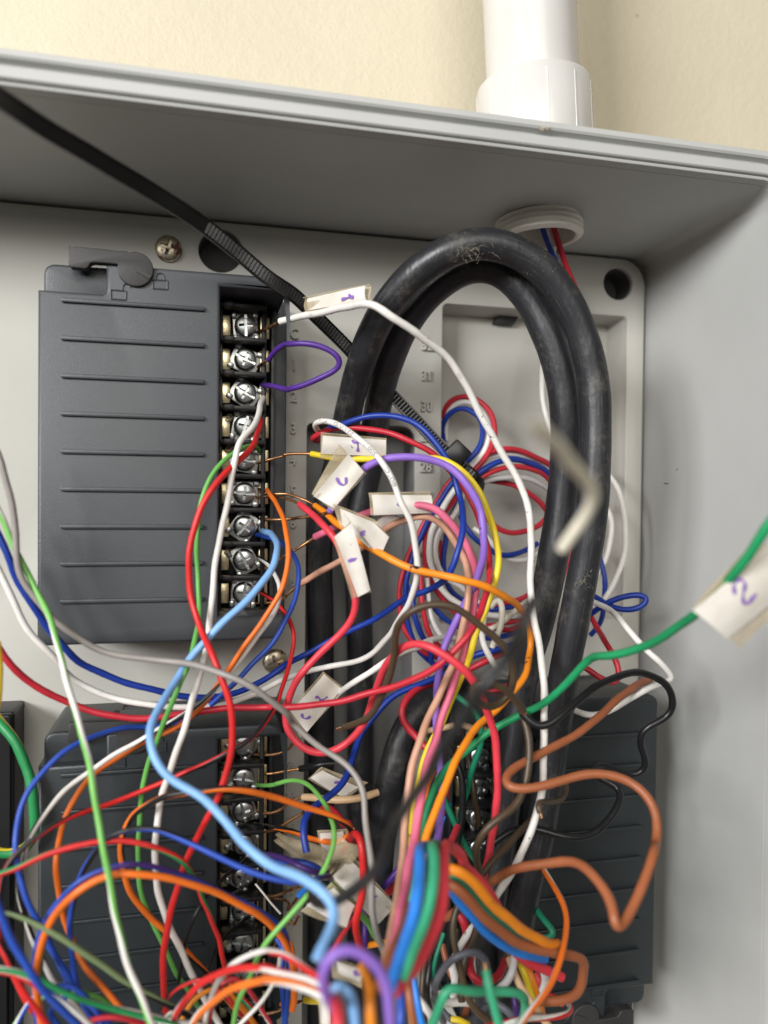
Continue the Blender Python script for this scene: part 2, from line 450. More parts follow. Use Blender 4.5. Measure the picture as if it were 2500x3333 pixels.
bk = mesh_mm('back_panel', [(XL, 13.0, ZB), (XR+2, 13.0, ZB), (XR+2, 13.0, ZT+2), (XL, 13.0, ZT+2), (XL, 14, ZB), (XR+2, 14, ZB), (XR+2, 14, ZT+2), (XL, 14, ZT+2)],
             [(0, 3, 2, 1), (4, 5, 6, 7), (0, 1, 5, 4), (1, 2, 6, 5), (2, 3, 7, 6), (3, 0, 4, 7)])
sub('back_panel', bk, M['box'], enc)

# ------------------------------------------------------------------ mounting plate with recesses, numerals, screw holes
bay0, bay1, bay2 = P('S', 1442, 989, 0), P('S', 2043, 1029, 0), P('S', 1950, 2016, 0)
BX0, BX1, BZ1, BZ0 = bay0.x, bay1.x, (bay0.z+bay1.z)/2, bay2.z
tr0, tr1 = P('S', 1000, 1377, 0), P('S', 1352, 1400, 0)
TX0, TX1, TZ1 = tr0.x, tr1.x, tr0.z
h1, h2 = P('F9', 1182, 371, 0), P('F1', 1192, 192, 0)
mp = empty('mounting_plate', (0, 2.4, ZB))
tag(mp, 'light grey moulded mounting plate inside the enclosure, with raised numerals and recesses', 'mounting plate')
outline = rrect(XL+4, XR-0.9, ZB+2, ZT-0.55, (1, 1, 8.5, 1), 10)
holes = [rrect(BX0, BX1, BZ0, BZ1, 1.6), rrect(TX0, TX1, ZB+6, TZ1, (1, 1, 4.5, 1.5)), circle(h1.x, h1.z, 5.25), circle(h2.x, h2.z, 6.3)]
sub('plate_face', plate('plate_face', [outline]+holes, -2.4, 0.0, 0.35), M['plate'], mp)

def tray(name, x0, x1, z0, z1, dep, draft, mat, r=1.6):
    A = rrect(x0, x1, z0, z1, r); B = rrect(x0+draft, x1-draft, z0+draft, z1-draft*0.6, max(r-0.6, 0.5)); n = len(A)
    V = [(a[0], 1.2, a[1]) for a in A]+[(b[0], dep, b[1]) for b in B]+[(a[0]+(-.9 if a[0] < (x0+x1)/2 else .9), 1.2, a[1]+(-.9 if a[1] < (z0+z1)/2 else .9)) for a in A]
    V += [(v[0], dep+1, v[2]) for v in V[2*n:]]
    F = []
    for i in range(n):
        j = (i+1) % n
        F += [(i, j, n+j, n+i), (i, 2*n+i, 2*n+j, j), (2*n+i, 3*n+i, 3*n+j, 2*n+j)]
    F += [tuple(n+i for i in range(n)), tuple(3*n+i for i in reversed(range(n)))]
    me = mesh_mm(name, V, F); bm = bmesh.new(); bm.from_mesh(me); bmesh.ops.recalc_face_normals(bm, faces=bm.faces); bm.to_mesh(me); bm.free()
    return sub(name, smooth(me, 30), mat, mp)
tray('recessed_bay', BX0, BX1, BZ0, BZ1, 10.5, 1.6, M['plate'])
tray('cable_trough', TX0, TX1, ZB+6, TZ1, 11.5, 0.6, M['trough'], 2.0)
# black clip slot at the top of the bay
cs_ = [P('F9', x, y, -8) for x, y in ((512, 582), (618, 590), (660, 518), (556, 510))]
sub('clip_slot', plate('clip_slot', [[(p.x, p.z) for p in cs_]], -10.4, -7.5, 0.15), M['black'], mp)
# rims of the two round holes
for c, r in ((h1, 5.25), (h2, 6.3)):
    sub('hole_sleeve', lathe('hole_sleeve', [(r, 0), (r-0.3, 8.5), (0.01, 8.5), (0.01, 9.2), (r+0.8, 9.2), (r+0.8, 0.0), (r, 0)], 40, Vector((0, 1, 0)), Vector((c.x, 1.6, c.z)), Vector((0, 0, 0))), M['hole'], mp)

def numeral(s, p, size=4.5):
    me = text_mesh(s, size, 0.55, 0.09)
    for v in me.vertices: v.co = Vector(((v.co.x*0.82+p.x), -(v.co.z+0.5), v.co.y+p.z))*MM
    return sub('numeral', smooth(me, 40), M['plate'], mp)
zC = P('S', 957, 1090, 0); PITCHZ = None
zs = {0: P('S', 958, 1089, 0).z}
z0n = P('S', 958, 1089, 0).z; z8 = P('S', 955, 1906, 0).z; dz = (z0n-z8)/8
for i in range(9): numeral('C12345678'[i], Vector((zC.x, 0, z0n-dz*i)))
m2z = P('F3', 1605, 662, 0).z
for i in range(8): numeral(str(9+i), Vector((zC.x, 0, m2z-dz*i)))
nr = P('F5', 1012, 885, 0)
for i in range(20): numeral(str(32-i), Vector((nr.x, 0, nr.z-dz*1.005*i)))

# ------------------------------------------------------------------ screws
def cross_cutters(r, deep, slot=False):
    out = []
    for ang in (0, 90):
        bm = bmesh.new(); add_box(bm, -r*0.62, r*0.62, -deep*3, deep, -r*0.13, r*0.13)
        bmesh.ops.rotate(bm, verts=bm.verts, cent=(0, 0, 0), matrix=Matrix.Rotation(math.radians(ang), 3, 'Y'))
        out.append(bm_mesh('c', bm))
    if slot:
        bm = bmesh.new(); add_box(bm, -r*1.3, r*1.3, -deep*3, deep*0.55, -r*0.12, r*0.12); out.append(bm_mesh('c', bm))
    bm = bmesh.new(); bmesh.ops.create_cone(bm, cap_ends=True, segments=16, radius1=r*0.10*MM, radius2=r*0.38*MM, depth=deep*2.2*MM, matrix=Matrix.Rotation(math.radians(90), 4, 'X'))
    out.append(bm_mesh('c', bm))
    return out
def screw_mesh(name, r, dome, slot):
    prof = [(0.001, 1.2), (r*0.92, 1.2), (r, 0.9), (r, 0.1), (r*0.97, -0.25)] + [(r*math.cos(math.radians(t))*0.97, -0.25-dome*math.sin(math.radians(t))) for t in (15, 30, 45, 60, 75)] + [(0.001, -0.25-dome)]
    me = lathe(name, prof, 36, Vector((0, 1, 0)))
    cs = cross_cutters(r, 1.0, slot)
    for c in cs:
        for v in c.vertices: v.co.y -= (0.25+dome*0.85)*MM
    return boolean(me, cs, name)
TERM_SCREW = screw_mesh('terminal_screw', 3.05, 0.75, True)
PLATE_SCREW = screw_mesh('plate_screw', 3.75, 1.15, False)
for (fr, x, y, lab, rot) in (('F1', 910, 180, 'rusty cross-head screw in the plate above the uppermost terminal module', 18), ('F2', 1487, 1250, 'rusty cross-head screw in the plate just below the uppermost terminal module', 70)):
    p = P(fr, x, y, 0.9)
    s = obj('plate_screw', PLATE_SCREW, M['rusty']); s.location = p*MM; s.rotation_euler = (0, math.radians(rot), 0)
    tag(s, lab, 'screw', 'screws holding the mounting plate')

# ------------------------------------------------------------------ PVC conduit
con = empty('pvc_conduit', AX0)
tag(con, 'white plastic conduit pipe entering through the top of the enclosure', 'conduit pipe')
L0 = (P('S', 1741, 470, 20)-AX0).dot(AX)              # where the coupling sits on the box
Lc = (P('S', 1737, 292, 20)-AX0).dot(AX)
sub('pipe', lathe('pipe', [(11.6, 2), (13.3, 2), (13.3, 190), (11.6, 190), (11.6, 2)], 64, AX, AX0+AX*Lc*0.6, Vector((0, 0, 0))), M['pvc'], con)
cp = sub('coupling', lathe('coupling', [(13.4, L0-3), (16.5, L0-3), (16.6, L0+1), (16.6, Lc-1.0), (16.1, Lc), (13.35, Lc+0.1), (13.35, Lc-4), (13.4, L0-3)], 64, AX, AX0, Vector((0, 0, 0))), M['pvc'], con)
u = AX.orthogonal().normalized(); v = AX.cross(u)
ribp = []
for k in range(12):
    ang = 2*math.pi*(k+0.1)/12
    d = u*math.cos(ang)+v*math.sin(ang); t = AX.cross(d)
    V = [AX0+d*(16.4+o)+t*s+AX*z for z in (L0-2.5, Lc-2.2) for (o, s) in ((0, -.45), (0.3, -.25), (0.3, .25), (0, .45))]
    ribp.append(mesh_mm('r', V, [(0, 1, 2, 3), (4, 7, 6, 5), (0, 4, 5, 1), (1, 5, 6, 2), (2, 6, 7, 3), (3, 7, 4, 0)]))
for r in ribp: sub('grip_rib', r, M['pvc'], con)
prof = [(10.3, 0.3), (11.0, 0), (11.8, 0.25)]
z = 0.3
while z < 5.4: prof += [(12.6, z+0.4), (12.6, z+0.85), (11.8, z+1.2), (11.8, z+1.35)]; z += 1.55
prof += [(11.8, 24), (10.3, 24), (10.3, 0.3)]
sub('threaded_end', lathe('threaded_end', prof, 56, AX, AX0-AX*0.4, Vector((0, 0, 0))), M['nipple'], con)

# ------------------------------------------------------------------ terminal modules
CX, CZ = -8.0, 10.0
HF = 30.0
MX0, MX1, MZ0, MZ1 = -37.4, 21.5, -36.7, 56.8
WX0 = P('S', 713, 1500, 29).x; WX1 = P('S', 893, 1500, 27).x
WZ1 = P('S', 800, 938, 30).z; WZ0 = P('S', 800, 2006, 30).z
nx, nz = P('S', 346, 900, 30).x, P('S', 250, 950, 30).z
def lx(p): return (p[0]-CX, p[1]-CZ)
def build_module(mat):
    r = 3.2
    out = rrect(MX0, MX1, MZ0, MZ1, (2.6, 2.6, 4.0, 2.6), 6)
    # upper outline with the top-left notch taken out
    up = [p for p in out]
    body = [q for q in rrect(MX0-0.7, MX1, MZ0, MZ1, (2.6, 2.6, 4.0, 1.0), 6) if not (q[0] < nx and q[1] > nz)]
    # the terminal well is open towards the right edge
    k = max(i for i, q in enumerate(body) if q[1] < MZ0+3.0)
    body = body[:k+1]+[(MX1, WZ0), (WX0, WZ0), (WX0, WZ1), (MX1, WZ1)]+body[k+1:]
    body += [(nx, MZ1), (nx, nz+1.0), (nx-0.3, nz+0.3), (nx-1.0, nz), (MX0-0.7, nz)]
    m1 = plate('b', [body], 8, HF, 0.9)
    cut_ = [(nx+1.5, nz-1.5), (MX0+1, nz-1.5), (MX0+1, nz-1.6)]
    low = joined('l', [plate('l', [rrect(MX0, nx+2, nz-2, MZ1, (0.5, 0.5, 0.5, 2.6), 5)], 0, 26.6, 0.8),
                       plate('l', [rrect(MX0+0.5, 24.0, MZ0+0.6, MZ1-0.6, 2.0, 5), rrect(WX0, WX1, WZ0, WZ1, 0.8, 4)], 0, 9.0, 0.5),
                       plate('l', [rrect(WX1+0.2, WX1+1.4, WZ0+1, WZ1-1, 0.3, 3)], 8.8, 12.5, 0.3)])
    base = plate('c', [rrect(MX0+0.4, MX1-0.4, MZ0+0.4, MZ1-0.4, 2)], 0, 3.0, 0.3)
    hm = joined('housing', [m1, low, base])
    hm.transform(Matrix.Translation((-CX*MM, 0, -CZ*MM)))
    return hm
HOUSING = build_module(None)
def bar_mesh():
    bm = bmesh.new(); add_box(bm, RX0-CX, RX1-CX, -(HF+0.95), -(HF-0.5), -0.55, 0.55, 0.32); return bm_mesh('rib', bm)
RX0, RX1 = P('S', 196, 1400, 31).x, P('S', 666, 1400, 31).x
RIB = bar_mesh()
RZ = [47.15-9.13*i for i in range(9)]
SX, SZ0 = P('S', 801, 1056, 17).x, P('S', 801, 1056, 17).z
SZ = [SZ0-(SZ0-P('S', 799, 1933, 17).z)/8*i for i in range(9)]
pz = (SZ[0]-SZ[8])/8
def at_local(me, dx=-CX, dz=-CZ):
    me.transform(Matrix.Translation((dx*MM, 0, dz*MM))); return me
# lock lever
lp = [P('F1', x, y, 30.5) for x, y in ((375, 170), (450, 176), (560, 186), (640, 195), (684, 196), (692, 206))]
dc, dr = P('F1', 733, 294, 30.5), (P('F1', 830, 294, 30.5)-P('F1', 636, 294, 30.5)).length/2
arc = [(dc.x+dr*math.cos(math.radians(t)), dc.z+dr*math.sin(math.radians(t))) for t in range(108, -196, -12)]
tailp = [P('F1', x, y, 30.5) for x, y in ((628, 268), (600, 264), (505, 258), (488, 264), (476, 286), (462, 292), (385, 284), (372, 270))]
LEVER = at_local(plate('lock_lever', [[(p.x, p.z) for p in lp]+arc+[(p.x, p.z) for p in tailp]], 28.2, 31.0, 0.25))
ga, gb = P('F1', 738, 296, 31.3), P('F1', 812, 336, 31.3)
def ridge(a, b, wd, h0, h1_):
    d = (b-a); d.y = 0; d.normalize(); n = Vector((-d.z, 0, d.x))*wd/2
    V = [Vector((q.x, -h, q.z))+s*n for h in (h0, h1_) for q, s in ((a, 1), (a, -1), (b, -1), (b, 1))]
    return mesh_mm('s', V, [(0, 1, 2, 3), (4, 7, 6, 5), (0, 4, 5, 1), (1, 5, 6, 2), (2, 6, 7, 3), (3, 7, 4, 0)])
SLOT = at_local(ridge(ga, gb, 0.8, 30.9, 31.35)); SLOT.name = 'slot_mark'
def padlock(cx, cz, open_):
    ms = []
    w_, h_ = 1.75, 1.1
    c = [Vector((cx-w_, -30.1, cz-h_)), Vector((cx+w_, -30.1, cz-h_)), Vector((cx+w_, -30.1, cz+h_)), Vector((cx-w_, -30.1, cz+h_))]
    for i in range(4): ms.append(tube('p', [c[i], (c[i]+c[(i+1) % 4])/2, c[(i+1) % 4]], 0.2, 6, Vector((0, 0, 0))))
    ox = 1.9 if open_ else 0
    pts = [Vector((cx+ox-1.0, -30.1, cz+h_))] + [Vector((cx+ox-1.0*math.cos(math.radians(t)), -30.1, cz+h_+0.9+1.0*math.sin(math.radians(t)))) for t in range(0, 181, 30)]
    if not open_: pts.append(Vector((cx+1.0, -30.1, cz+h_)))
    ms.append(tube('p', catmull(pts, 0.3), 0.2, 6, Vector((0, 0, 0))))
    return at_local(joined('padlock_symbol', ms))
pc, po = P('F1', 865, 376, 30), P('F1', 640, 432, 30)
PADC, PADO = padlock(pc.x, pc.z, False), padlock(po.x, po.z, True)
# terminal block: black base strip, low side walls
bz0, bz1 = SZ[8]-pz*0.62, SZ[0]+pz*0.62
BLOCK = at_local(joined('terminal_block', [box_mesh('t', WX0+0.3, WX1-1.2, -10.5, -3.1, bz0, bz1, bev=0.3),
                                           box_mesh('t', WX1-2.6, WX1-1.3, -15.5, -10.4, bz0, bz1, bev=0.3),
                                           box_mesh('t', WX0+0.3, WX0+1.1, -17, -10.4, bz0, bz1, bev=0.2)]))
BARRIER = at_local(joined('barrier', [box_mesh('b', WX0+0.5, WX1-1.6, -19.5, -10.4, -0.6, 0.6, bev=0.2), box_mesh('b', WX0+1.2, SX-3.2, -20.3, -19.4, -0.75, 0.75, bev=0.2)]), dz=0)
def clamp_mesh():
    pts = rrect(-4.1, 4.1, -3.5, 3.5, 0.9, 3)
    m = plate('clamp_plate', [pts], 12.8, 13.8, 0.25)
    w_ = [m]
    for sx in (-1, 1):
        for sz in (-1, 1): w_.append(box_mesh('c', sx*3.2-0.9, sx*3.2+0.9, -14.9, -13.6, sz*2.9-0.75, sz*2.9+0.75, bev=0.35))
    return joined('clamp_plate', w_)
CLAMP = clamp_mesh()
CONTACT = joined('contact_plate', [box_mesh('c', -6.9, -4.0, -14.4, -10.3, -2.9, 2.9, bev=0.25), box_mesh('c', 4.0, 6.6, -14.0, -10.3, -3.0, 3.0, bev=0.25), box_mesh('c', -7.5, -6.7, -16.2, -10.3, -2.3, 2.3, bev=0.2)])

def module(label, loc, rot, mat, slots):
    e = empty('terminal_module', loc); e.rotation_euler = (0, rot, 0)
    tag(e, label, 'terminal module', 'numbered terminal modules on the plate')
    obj('housing', HOUSING, mat, e)
    for z in RZ:
        o = obj('rib', RIB, mat, e); o.location = (0, 0, (z-CZ)*MM)
    lv = obj('lock_lever', LEVER, M['lever'], e); obj('slot_mark', SLOT, M['lever'], lv)
    obj('padlock_symbol', PADC, mat, e); obj('padlock_symbol', PADO, mat, e)
    tb = obj('terminal_block', BLOCK, M['black'], e)
    for i in range(10):
        o = obj('barrier', BARRIER, M['black'], tb); o.location = (0, 0, (SZ[0]+pz/2-pz*i-CZ)*MM)
    for i in range(9):
        loc_ = Vector((SX-CX, 0, SZ[i]-CZ))*MM
        o = obj('contact_plate', CONTACT, M['brass'], e); o.location = loc_
        s = obj('terminal_screw', TERM_SCREW, M['screw'], e)
        s.location = loc_+Vector((0, -15.6*MM, 0)); s.rotation_euler = (0, math.radians(slots[i % len(slots)]), 0)
        c = obj('clamp_plate', CLAMP, M['clamp'], s)
        c.location = (0, 15.6*MM, 0); c.rotation_euler = (0, math.radians(random.uniform(-6, 6)), 0)
    return e
module('slate grey ribbed terminal module with black lock lever and nine screws, uppermost', (CX, 0, CZ), 0, M['housing'], (88, 25, 30, 105, 10, 5, 130, 62, 100))
module('shaded ribbed terminal module at lower left, mostly behind looping coloured wires', (CX+0.3, 0, CZ-115.6), 0, M['housing_shaded'], (40, 10, 75, 30, 120, 95, 15, 60, 140))
m3 = module('shaded ribbed terminal module at lower right beside the enclosure side wall, lock at its bottom', (101.6, 0, -103.7), math.pi, M['housing_shaded'], (20, 80, 45, 10, 130, 65, 35, 100, 5))

obj('dark_gap_block', box_mesh('dark_gap_block', MX0+3-CX, nx+16-CX, -25, -1, MZ1-2-CZ, MZ1+9-CZ, bev=0.6), M['housing_shaded'], m3)  # dark block added by the lever so the gap reads as shade

# dark neighbouring box at the left edge
q = P('S', 47, 2316, 12)
lb = empty('junction_box', (q.x-20, 0, ZB+20))
tag(lb, 'plain black box cut off by the left edge, beside the lower left module', 'box')
sub('box_body', joined('box_body', [plate('b', [rrect(q.x-45, q.x, ZB+20, q.z, 1.0)], 0, 12, 0.5), plate('b', [rrect(q.x-44, q.x-1.2, ZB+24, P('S', 40, 3090, 12).z, 0.8)], 11.8, 13.5, 0.4)]), M['black'], lb)
sub('box_lid', plate('box_lid', [rrect(q.x-45, q.x-0.6, P('S', 40, 3060, 12).z, q.z-0.6, 0.8)], 11.9, 13.2, 0.4), M['black'], lb)

# ------------------------------------------------------------------ wires and cables
def parse(seq):
    """points of a run measured in several frames; where two frames overlap the doubled stretch is dropped"""
    runs = []; fr = None
    for a in seq:
        if isinstance(a, str): fr = a; runs.append([])
        else: runs[-1].append(P(fr, *a))
    out = list(runs[0])
    for r in runs[1:]:
        r = list(r)
        if len(out) > 1:
            d = (out[-1]-out[-2]).normalized()
            while len(r) > 2 and (r[0]-out[-1]).dot(d) < 1.5 and (r[1]-r[0]).normalized().dot(d) > 0.45 and (r[0]-out[-1]).length < 12: r.pop(0)
        out += r
    return out

PATHS = {}
def W(c, width, label, seq, stripe=None, lead=None, tail=None, marks=None, name='wire', lead_mat='copper', group='insulated wires in the enclosure', key=None, lw=0.52, passes=9, taper=0):
    """an insulated wire: width in photograph pixels at its mean depth; lead / tail are the bare conductor before its start / after its end"""
    pts = parse(seq)
    zd = sum(depth(p) for p in pts)/len(pts)
    r = 0.5*width*zd/FPX
    path = catmull(pts, passes=60 if r > 2.5 else passes)
    if r < 2.5:                                    # real wire is never quite even
        ph = [random.uniform(0, 6.28) for _ in range(6)]; n_ = len(path)
        for i in range(n_):
            e = min(1.0, i/6, (n_-1-i)/6)
            path[i] = path[i]+Vector((math.sin(i*0.55+ph[0])*0.07+math.sin(i*0.21+ph[1])*0.12, math.sin(i*0.3+ph[2])*0.1, math.sin(i*0.47+ph[3])*0.07+math.sin(i*0.17+ph[4])*0.12))*e
    org = min(path, key=lambda p: p.z).copy()
    o = obj(name, tube(name, path, r, 10 if r < 2 else 20, org, (lambda s, L, f=random.uniform(0, 6): (min(1, 0.12+s/taper) if taper else 1)+0.025*math.sin(s*0.8+f)+0.02*math.sin(s*2.1+f*2)) if r < 2 else (lambda s, L: 1+0.012*math.sin(s*0.21)+0.008*math.sin(s*0.53))), wmat(c, stripe, marks) if c else M['cable'])
    o.location = org*MM
    tag(o, label, 'cable' if name == 'power_cable' else 'wire', group)
    for part, first in ((lead, True), (tail, False)):
        if not part: continue
        if isinstance(part, (int, float)):         # a short bare tip in line with the wire
            e = path[0] if first else path[-1]; d = (path[0]-path[2] if first else path[-1]-path[-3]).normalized()
            cp_ = [e-d*1.5, e+d*part*0.5, e+d*part]
        else:
            q = parse(part)
            cp_ = catmull(q+[path[0], path[1]] if first else [path[-2], path[-1]]+q, 0.7)
        k = obj('conductor', tube('conductor', cp_, r*lw, 8, org), M[lead_mat], o)
    if key: PATHS[key] = (path, r, o)
    return o

# the two heavy black cables and a third one
W(None, 96, 'thick black sheathed cable arching highest over the wires, dust and scuffs on its crown',
  ['F7', (455, 3200, -4), 'F7', (460, 2200, -4), (465, 1600, -4), (465, 900, -4), (462, 300, -3), 'F6', (455, 1300, -2), (455, 900, 0), 'F5', (425, 1620, 4), (470, 1400, 10), (512, 1200, 17), (570, 1000, 24), (640, 800, 31), (735, 620, 37), (865, 450, 42), (1010, 325, 46), (1180, 225, 49),
   'F9', (400, 142, 51), (520, 148, 51), (640, 190, 52), (760, 272, 52), (865, 390, 52), (945, 530, 52), (1005, 690, 52), (1045, 850, 52), (1062, 1000, 52), (1062, 1150, 52),
   'F10', (730, 60, 52), (728, 200, 52), (722, 380, 52), (708, 550, 51), (685, 720, 50), (652, 900, 49), (620, 1060, 48), 'F11', (848, 60, 47), (812, 220, 46), (780, 420, 45), (752, 620, 44), (725, 820, 43), (698, 1020, 42), (668, 1220, 42), (632, 1420, 42), 'F12', (575, 420, 42), (530, 620, 42), (495, 800, 42), (460, 980, 42), (430, 1300, 40), (420, 1700, 40)],
  name='power_cable', group='black sheathed cables', key='cableA')
W(None, 95, 'black sheathed cable nested under the higher one, its loop inside the arch',
  ['F7', (760, 3200, -6), (765, 2200, -6), (770, 1500, -6), (765, 700, -6), (760, 100, -5), 'F6', (745, 1300, -4), (730, 900, -2), 'F5', (640, 1650, 1), (668, 1400, 6), (705, 1180, 13), (768, 960, 19), (852, 760, 25), (955, 610, 29), (1070, 480, 33), (1190, 395, 36), (1320, 325, 38),
   'F9', (480, 256, 40), (580, 310, 41), (680, 412, 42), (765, 560, 43), (828, 710, 44), (874, 870, 44), (898, 1040, 44), (906, 1200, 43), 'F10', (572, 40, 42), (570, 200, 42), (552, 400, 41), (532, 560, 40), (506, 720, 40), (478, 880, 39), (445, 1040, 38), (405, 1200, 36),
   'F11', (560, 150, 34), (520, 330, 33), (490, 520, 33), (465, 720, 33), (440, 920, 33), (415, 1120, 33), (390, 1320, 33), (370, 1520, 33), 'F12', (330, 500, 33), (300, 800, 33), (280, 1100, 33), (270, 1600, 33)],
  name='power_cable', group='black sheathed cables', key='cableB')
W(None, 92, 'short stretch of black cable sloping down behind the pink and tan wires',
  ['F7', (1520, 470, 8), (1380, 560, 12), (1240, 690, 15), (1120, 870, 17), (1030, 1130, 18), (975, 1400, 18), (945, 1659, 17), 'F8', (925, 200, 16), (900, 700, 14), (890, 1250, 12), (880, 1900, 10)],
  name='power_cable', group='black sheathed cables', key='cableC')
LEAD_H = 15
# --- wires on the upper module, from the top terminal down
W('white', 24, 'long white wire from the top terminal, arching in front of both black cables',
  ['F5', (25, 718, 26), (170, 682, 32), (400, 637, 42), (590, 603, 54), (680, 613, 58), (770, 680, 59), (930, 780, 58), (1050, 872, 56), (1170, 985, 54), (1280, 1150, 52), (1355, 1295, 51), (1430, 1440, 50), (1540, 1640, 49),
   'F10', (215, 190, 49), (300, 330, 49), (358, 470, 49), (380, 620, 49), (377, 780, 49), (374, 950, 49), (395, 1080, 50), (425, 1250, 52), 'F11', (655, 300, 55), (668, 500, 57), (668, 700, 59), (662, 900, 60), (648, 1120, 61), (600, 1290, 62), (530, 1470, 62), 'F12', (470, 400, 62), (385, 520, 60), (310, 640, 58), (200, 780, 55), (100, 930, 52), (60, 1010, 50), (70, 1110, 48)], marks=620,
  lead=['F1', (1370, 640, 13), (1420, 622, 15), (1470, 598, 20)])
W('violet', 18.5, 'deep violet loop joining the second and third terminals of the upper module',
  ['F1', (1450, 782, 20), (1490, 725, 25), (1560, 690, 30), 'F5', (60, 872, 33), (150, 857, 36), (280, 880, 38), (390, 930, 39), (448, 985, 39), (425, 1035, 38), (330, 1087, 36), (180, 1152, 32), (80, 1170, 29), 'F1', (1570, 945, 25), (1500, 926, 20), (1415, 918, 15)],
  lead=['F1', (1385, 825, 13), (1415, 800, 16)])
W('white', 21, 'white wire from the third terminal falling past the slate module to the lower left',
  ['F1', (1422, 985, 15), (1402, 1030, 22), (1388, 1105, 30), (1340, 1180, 35), (1290, 1235, 38), 'F2', (1275, 130, 40), (1255, 230, 40), (1230, 360, 40), (1200, 530, 40), (1170, 680, 40), (1150, 850, 41), (1130, 1030, 42), (1112, 1200, 43), 'F3', (1105, 60, 46), (1060, 230, 48), (1000, 430, 50), (930, 640, 50), (880, 800, 50), (850, 950, 50), (834, 1120, 50), 'F4', (828, 230, 50), (845, 400, 49), (890, 560, 48), (940, 680, 47), (1000, 820, 46), (1080, 980, 45), (1180, 1150, 45), (1240, 1300, 45)])
W('red', 21.5, 'bright red wire from the fourth terminal bowing left over the slate module',
  ['F1', (1412, 1105, 15), (1395, 1170, 22), (1372, 1238, 30), 'F2', (1330, 130, 35), (1250, 200, 40), (1150, 310, 43), (1080, 440, 44), (1032, 580, 44), (1015, 740, 44), (1030, 890, 44), (1070, 1030, 46), (1120, 1150, 50), 'F3', (1130, 20, 52), (1185, 150, 55), (1235, 290, 56), (1262, 430, 56), (1250, 580, 56), (1200, 760, 56), (1120, 930, 55), (1060, 1050, 54), 'F4', (1060, 180, 53), (990, 330, 52), (940, 480, 52), (900, 650, 51), (885, 800, 50), (885, 950, 50), (900, 1110, 50), (920, 1300, 50)])
W('green', 17, 'grass green wire hooked on the fifth terminal, running down beside the bright red one',
  ['F2', (1400, 112, 15), (1385, 88, 20), (1345, 82, 26), (1300, 105, 30), (1230, 150, 33), (1145, 240, 35), (1090, 360, 36), (1067, 500, 36), (1065, 640, 36), (1070, 800, 36), (1075, 950, 38), (1062, 1090, 42), (1030, 1230, 46), 'F3', (1045, 0, 48), (1010, 130, 50), (950, 260, 50), (890, 400, 48), (832, 560, 44), (790, 680, 42), (765, 820, 42), (750, 960, 42), (746, 1100, 42), 'F4', (742, 250, 42), (757, 420, 42), (800, 560, 42), (850, 660, 42), (900, 780, 42), (960, 900, 42), (1040, 1010, 42), (1095, 1110, 42), (1130, 1300, 42)])
W('orange', 18, 'orange wire from the sixth terminal bulging right then falling to the lower left',
  ['F2', (1442, 322, 16), (1490, 390, 24), (1530, 490, 32), (1555, 620, 38), (1560, 720, 40), (1530, 840, 42), (1470, 950, 42), (1390, 1070, 42), (1310, 1180, 42), (1240, 1290, 41), 'F3', (1150, 250, 40), (1050, 370, 39), (960, 440, 39), (790, 520, 39), (640, 605, 39), (510, 690, 40), (430, 770, 42), (370, 880, 44), (330, 1000, 46), 'F4', (325, 130, 48), (307, 260, 50), (308, 370, 50), (318, 470, 50), (345, 600, 50), (380, 700, 50), (430, 800, 52), (500, 900, 54), (570, 980, 55), (640, 1060, 56), (720, 1161, 57), (800, 1280, 58)],
  lead=['F2', (1395, 318, 14), (1420, 312, 15)], lead_mat='strand')
W('lightblue', 28, 'thick pale blue wire from the seventh terminal sweeping in front to the bottom centre',
  ['F2', (1415, 545, 15), (1468, 568, 24), (1500, 620, 32), (1490, 700, 38), (1440, 790, 42), (1370, 880, 44), (1280, 970, 46), (1190, 1060, 47), (1100, 1150, 47), (1020, 1240, 47), 'F3', (965, 160, 50), (900, 270, 56), (832, 400, 62), (808, 500, 66), (828, 610, 68), (890, 700, 70), (1000, 770, 72), (1090, 818, 74), (1170, 885, 77), (1250, 985, 80), 'F4', (1255, 110, 83), (1340, 215, 86), (1450, 305, 89), 'F8', (250, 505, 96), (400, 570, 101), (500, 640, 103), (565, 710, 104), 'G6', (655, 200, 105), (650, 300, 106), (595, 430, 108), (520, 550, 110), (455, 680, 112), (430, 760, 112)])
W('royal', 18, 'royal blue wire from the seventh terminal, curving right then far left across the lower module',
  ['F2', (1385, 565, 14), (1450, 580, 18), (1530, 612, 24), (1590, 680, 29), (1618, 780, 32), (1600, 900, 34), (1550, 1020, 36), (1500, 1110, 37), (1400, 1230, 37), 'F3', (1370, 90, 37), (1260, 210, 37), (1170, 300, 36), (1050, 378, 34), (930, 425, 33), (800, 440, 34), (650, 447, 38), (500, 490, 42), (400, 540, 45), (300, 610, 47), (200, 720, 49), (130, 840, 51), (95, 960, 53), 'F4', (85, 150, 55), (85, 270, 56), (110, 400, 57), (160, 530, 58), (230, 640, 58), (300, 790, 58), (380, 920, 58), (460, 1030, 58), (590, 1161, 58), (680, 1260, 58)])
W('white', 17, 'white wire with a dark tracer from the eighth terminal, crossing to the far lower left',
  ['F2', (1400, 690, 15), (1440, 718, 20), (1490, 790, 28), (1518, 870, 34), (1500, 950, 38), (1440, 1040, 40), (1360, 1150, 40), (1270, 1280, 40), 'F3', (1180, 230, 41), (1060, 330, 41), (950, 400, 41), (860, 450, 41), (740, 520, 41), (620, 592, 42), (520, 660, 43), (430, 722, 44), (330, 800, 46), (250, 890, 48), (190, 980, 50), (150, 1060, 51), 'F4', (128, 210, 53), (105, 370, 53), (110, 480, 53), (140, 610, 53), (170, 700, 53), (230, 820, 53), (290, 930, 53), (370, 1020, 53), (450, 1120, 53), (540, 1230, 53)], stripe='black')
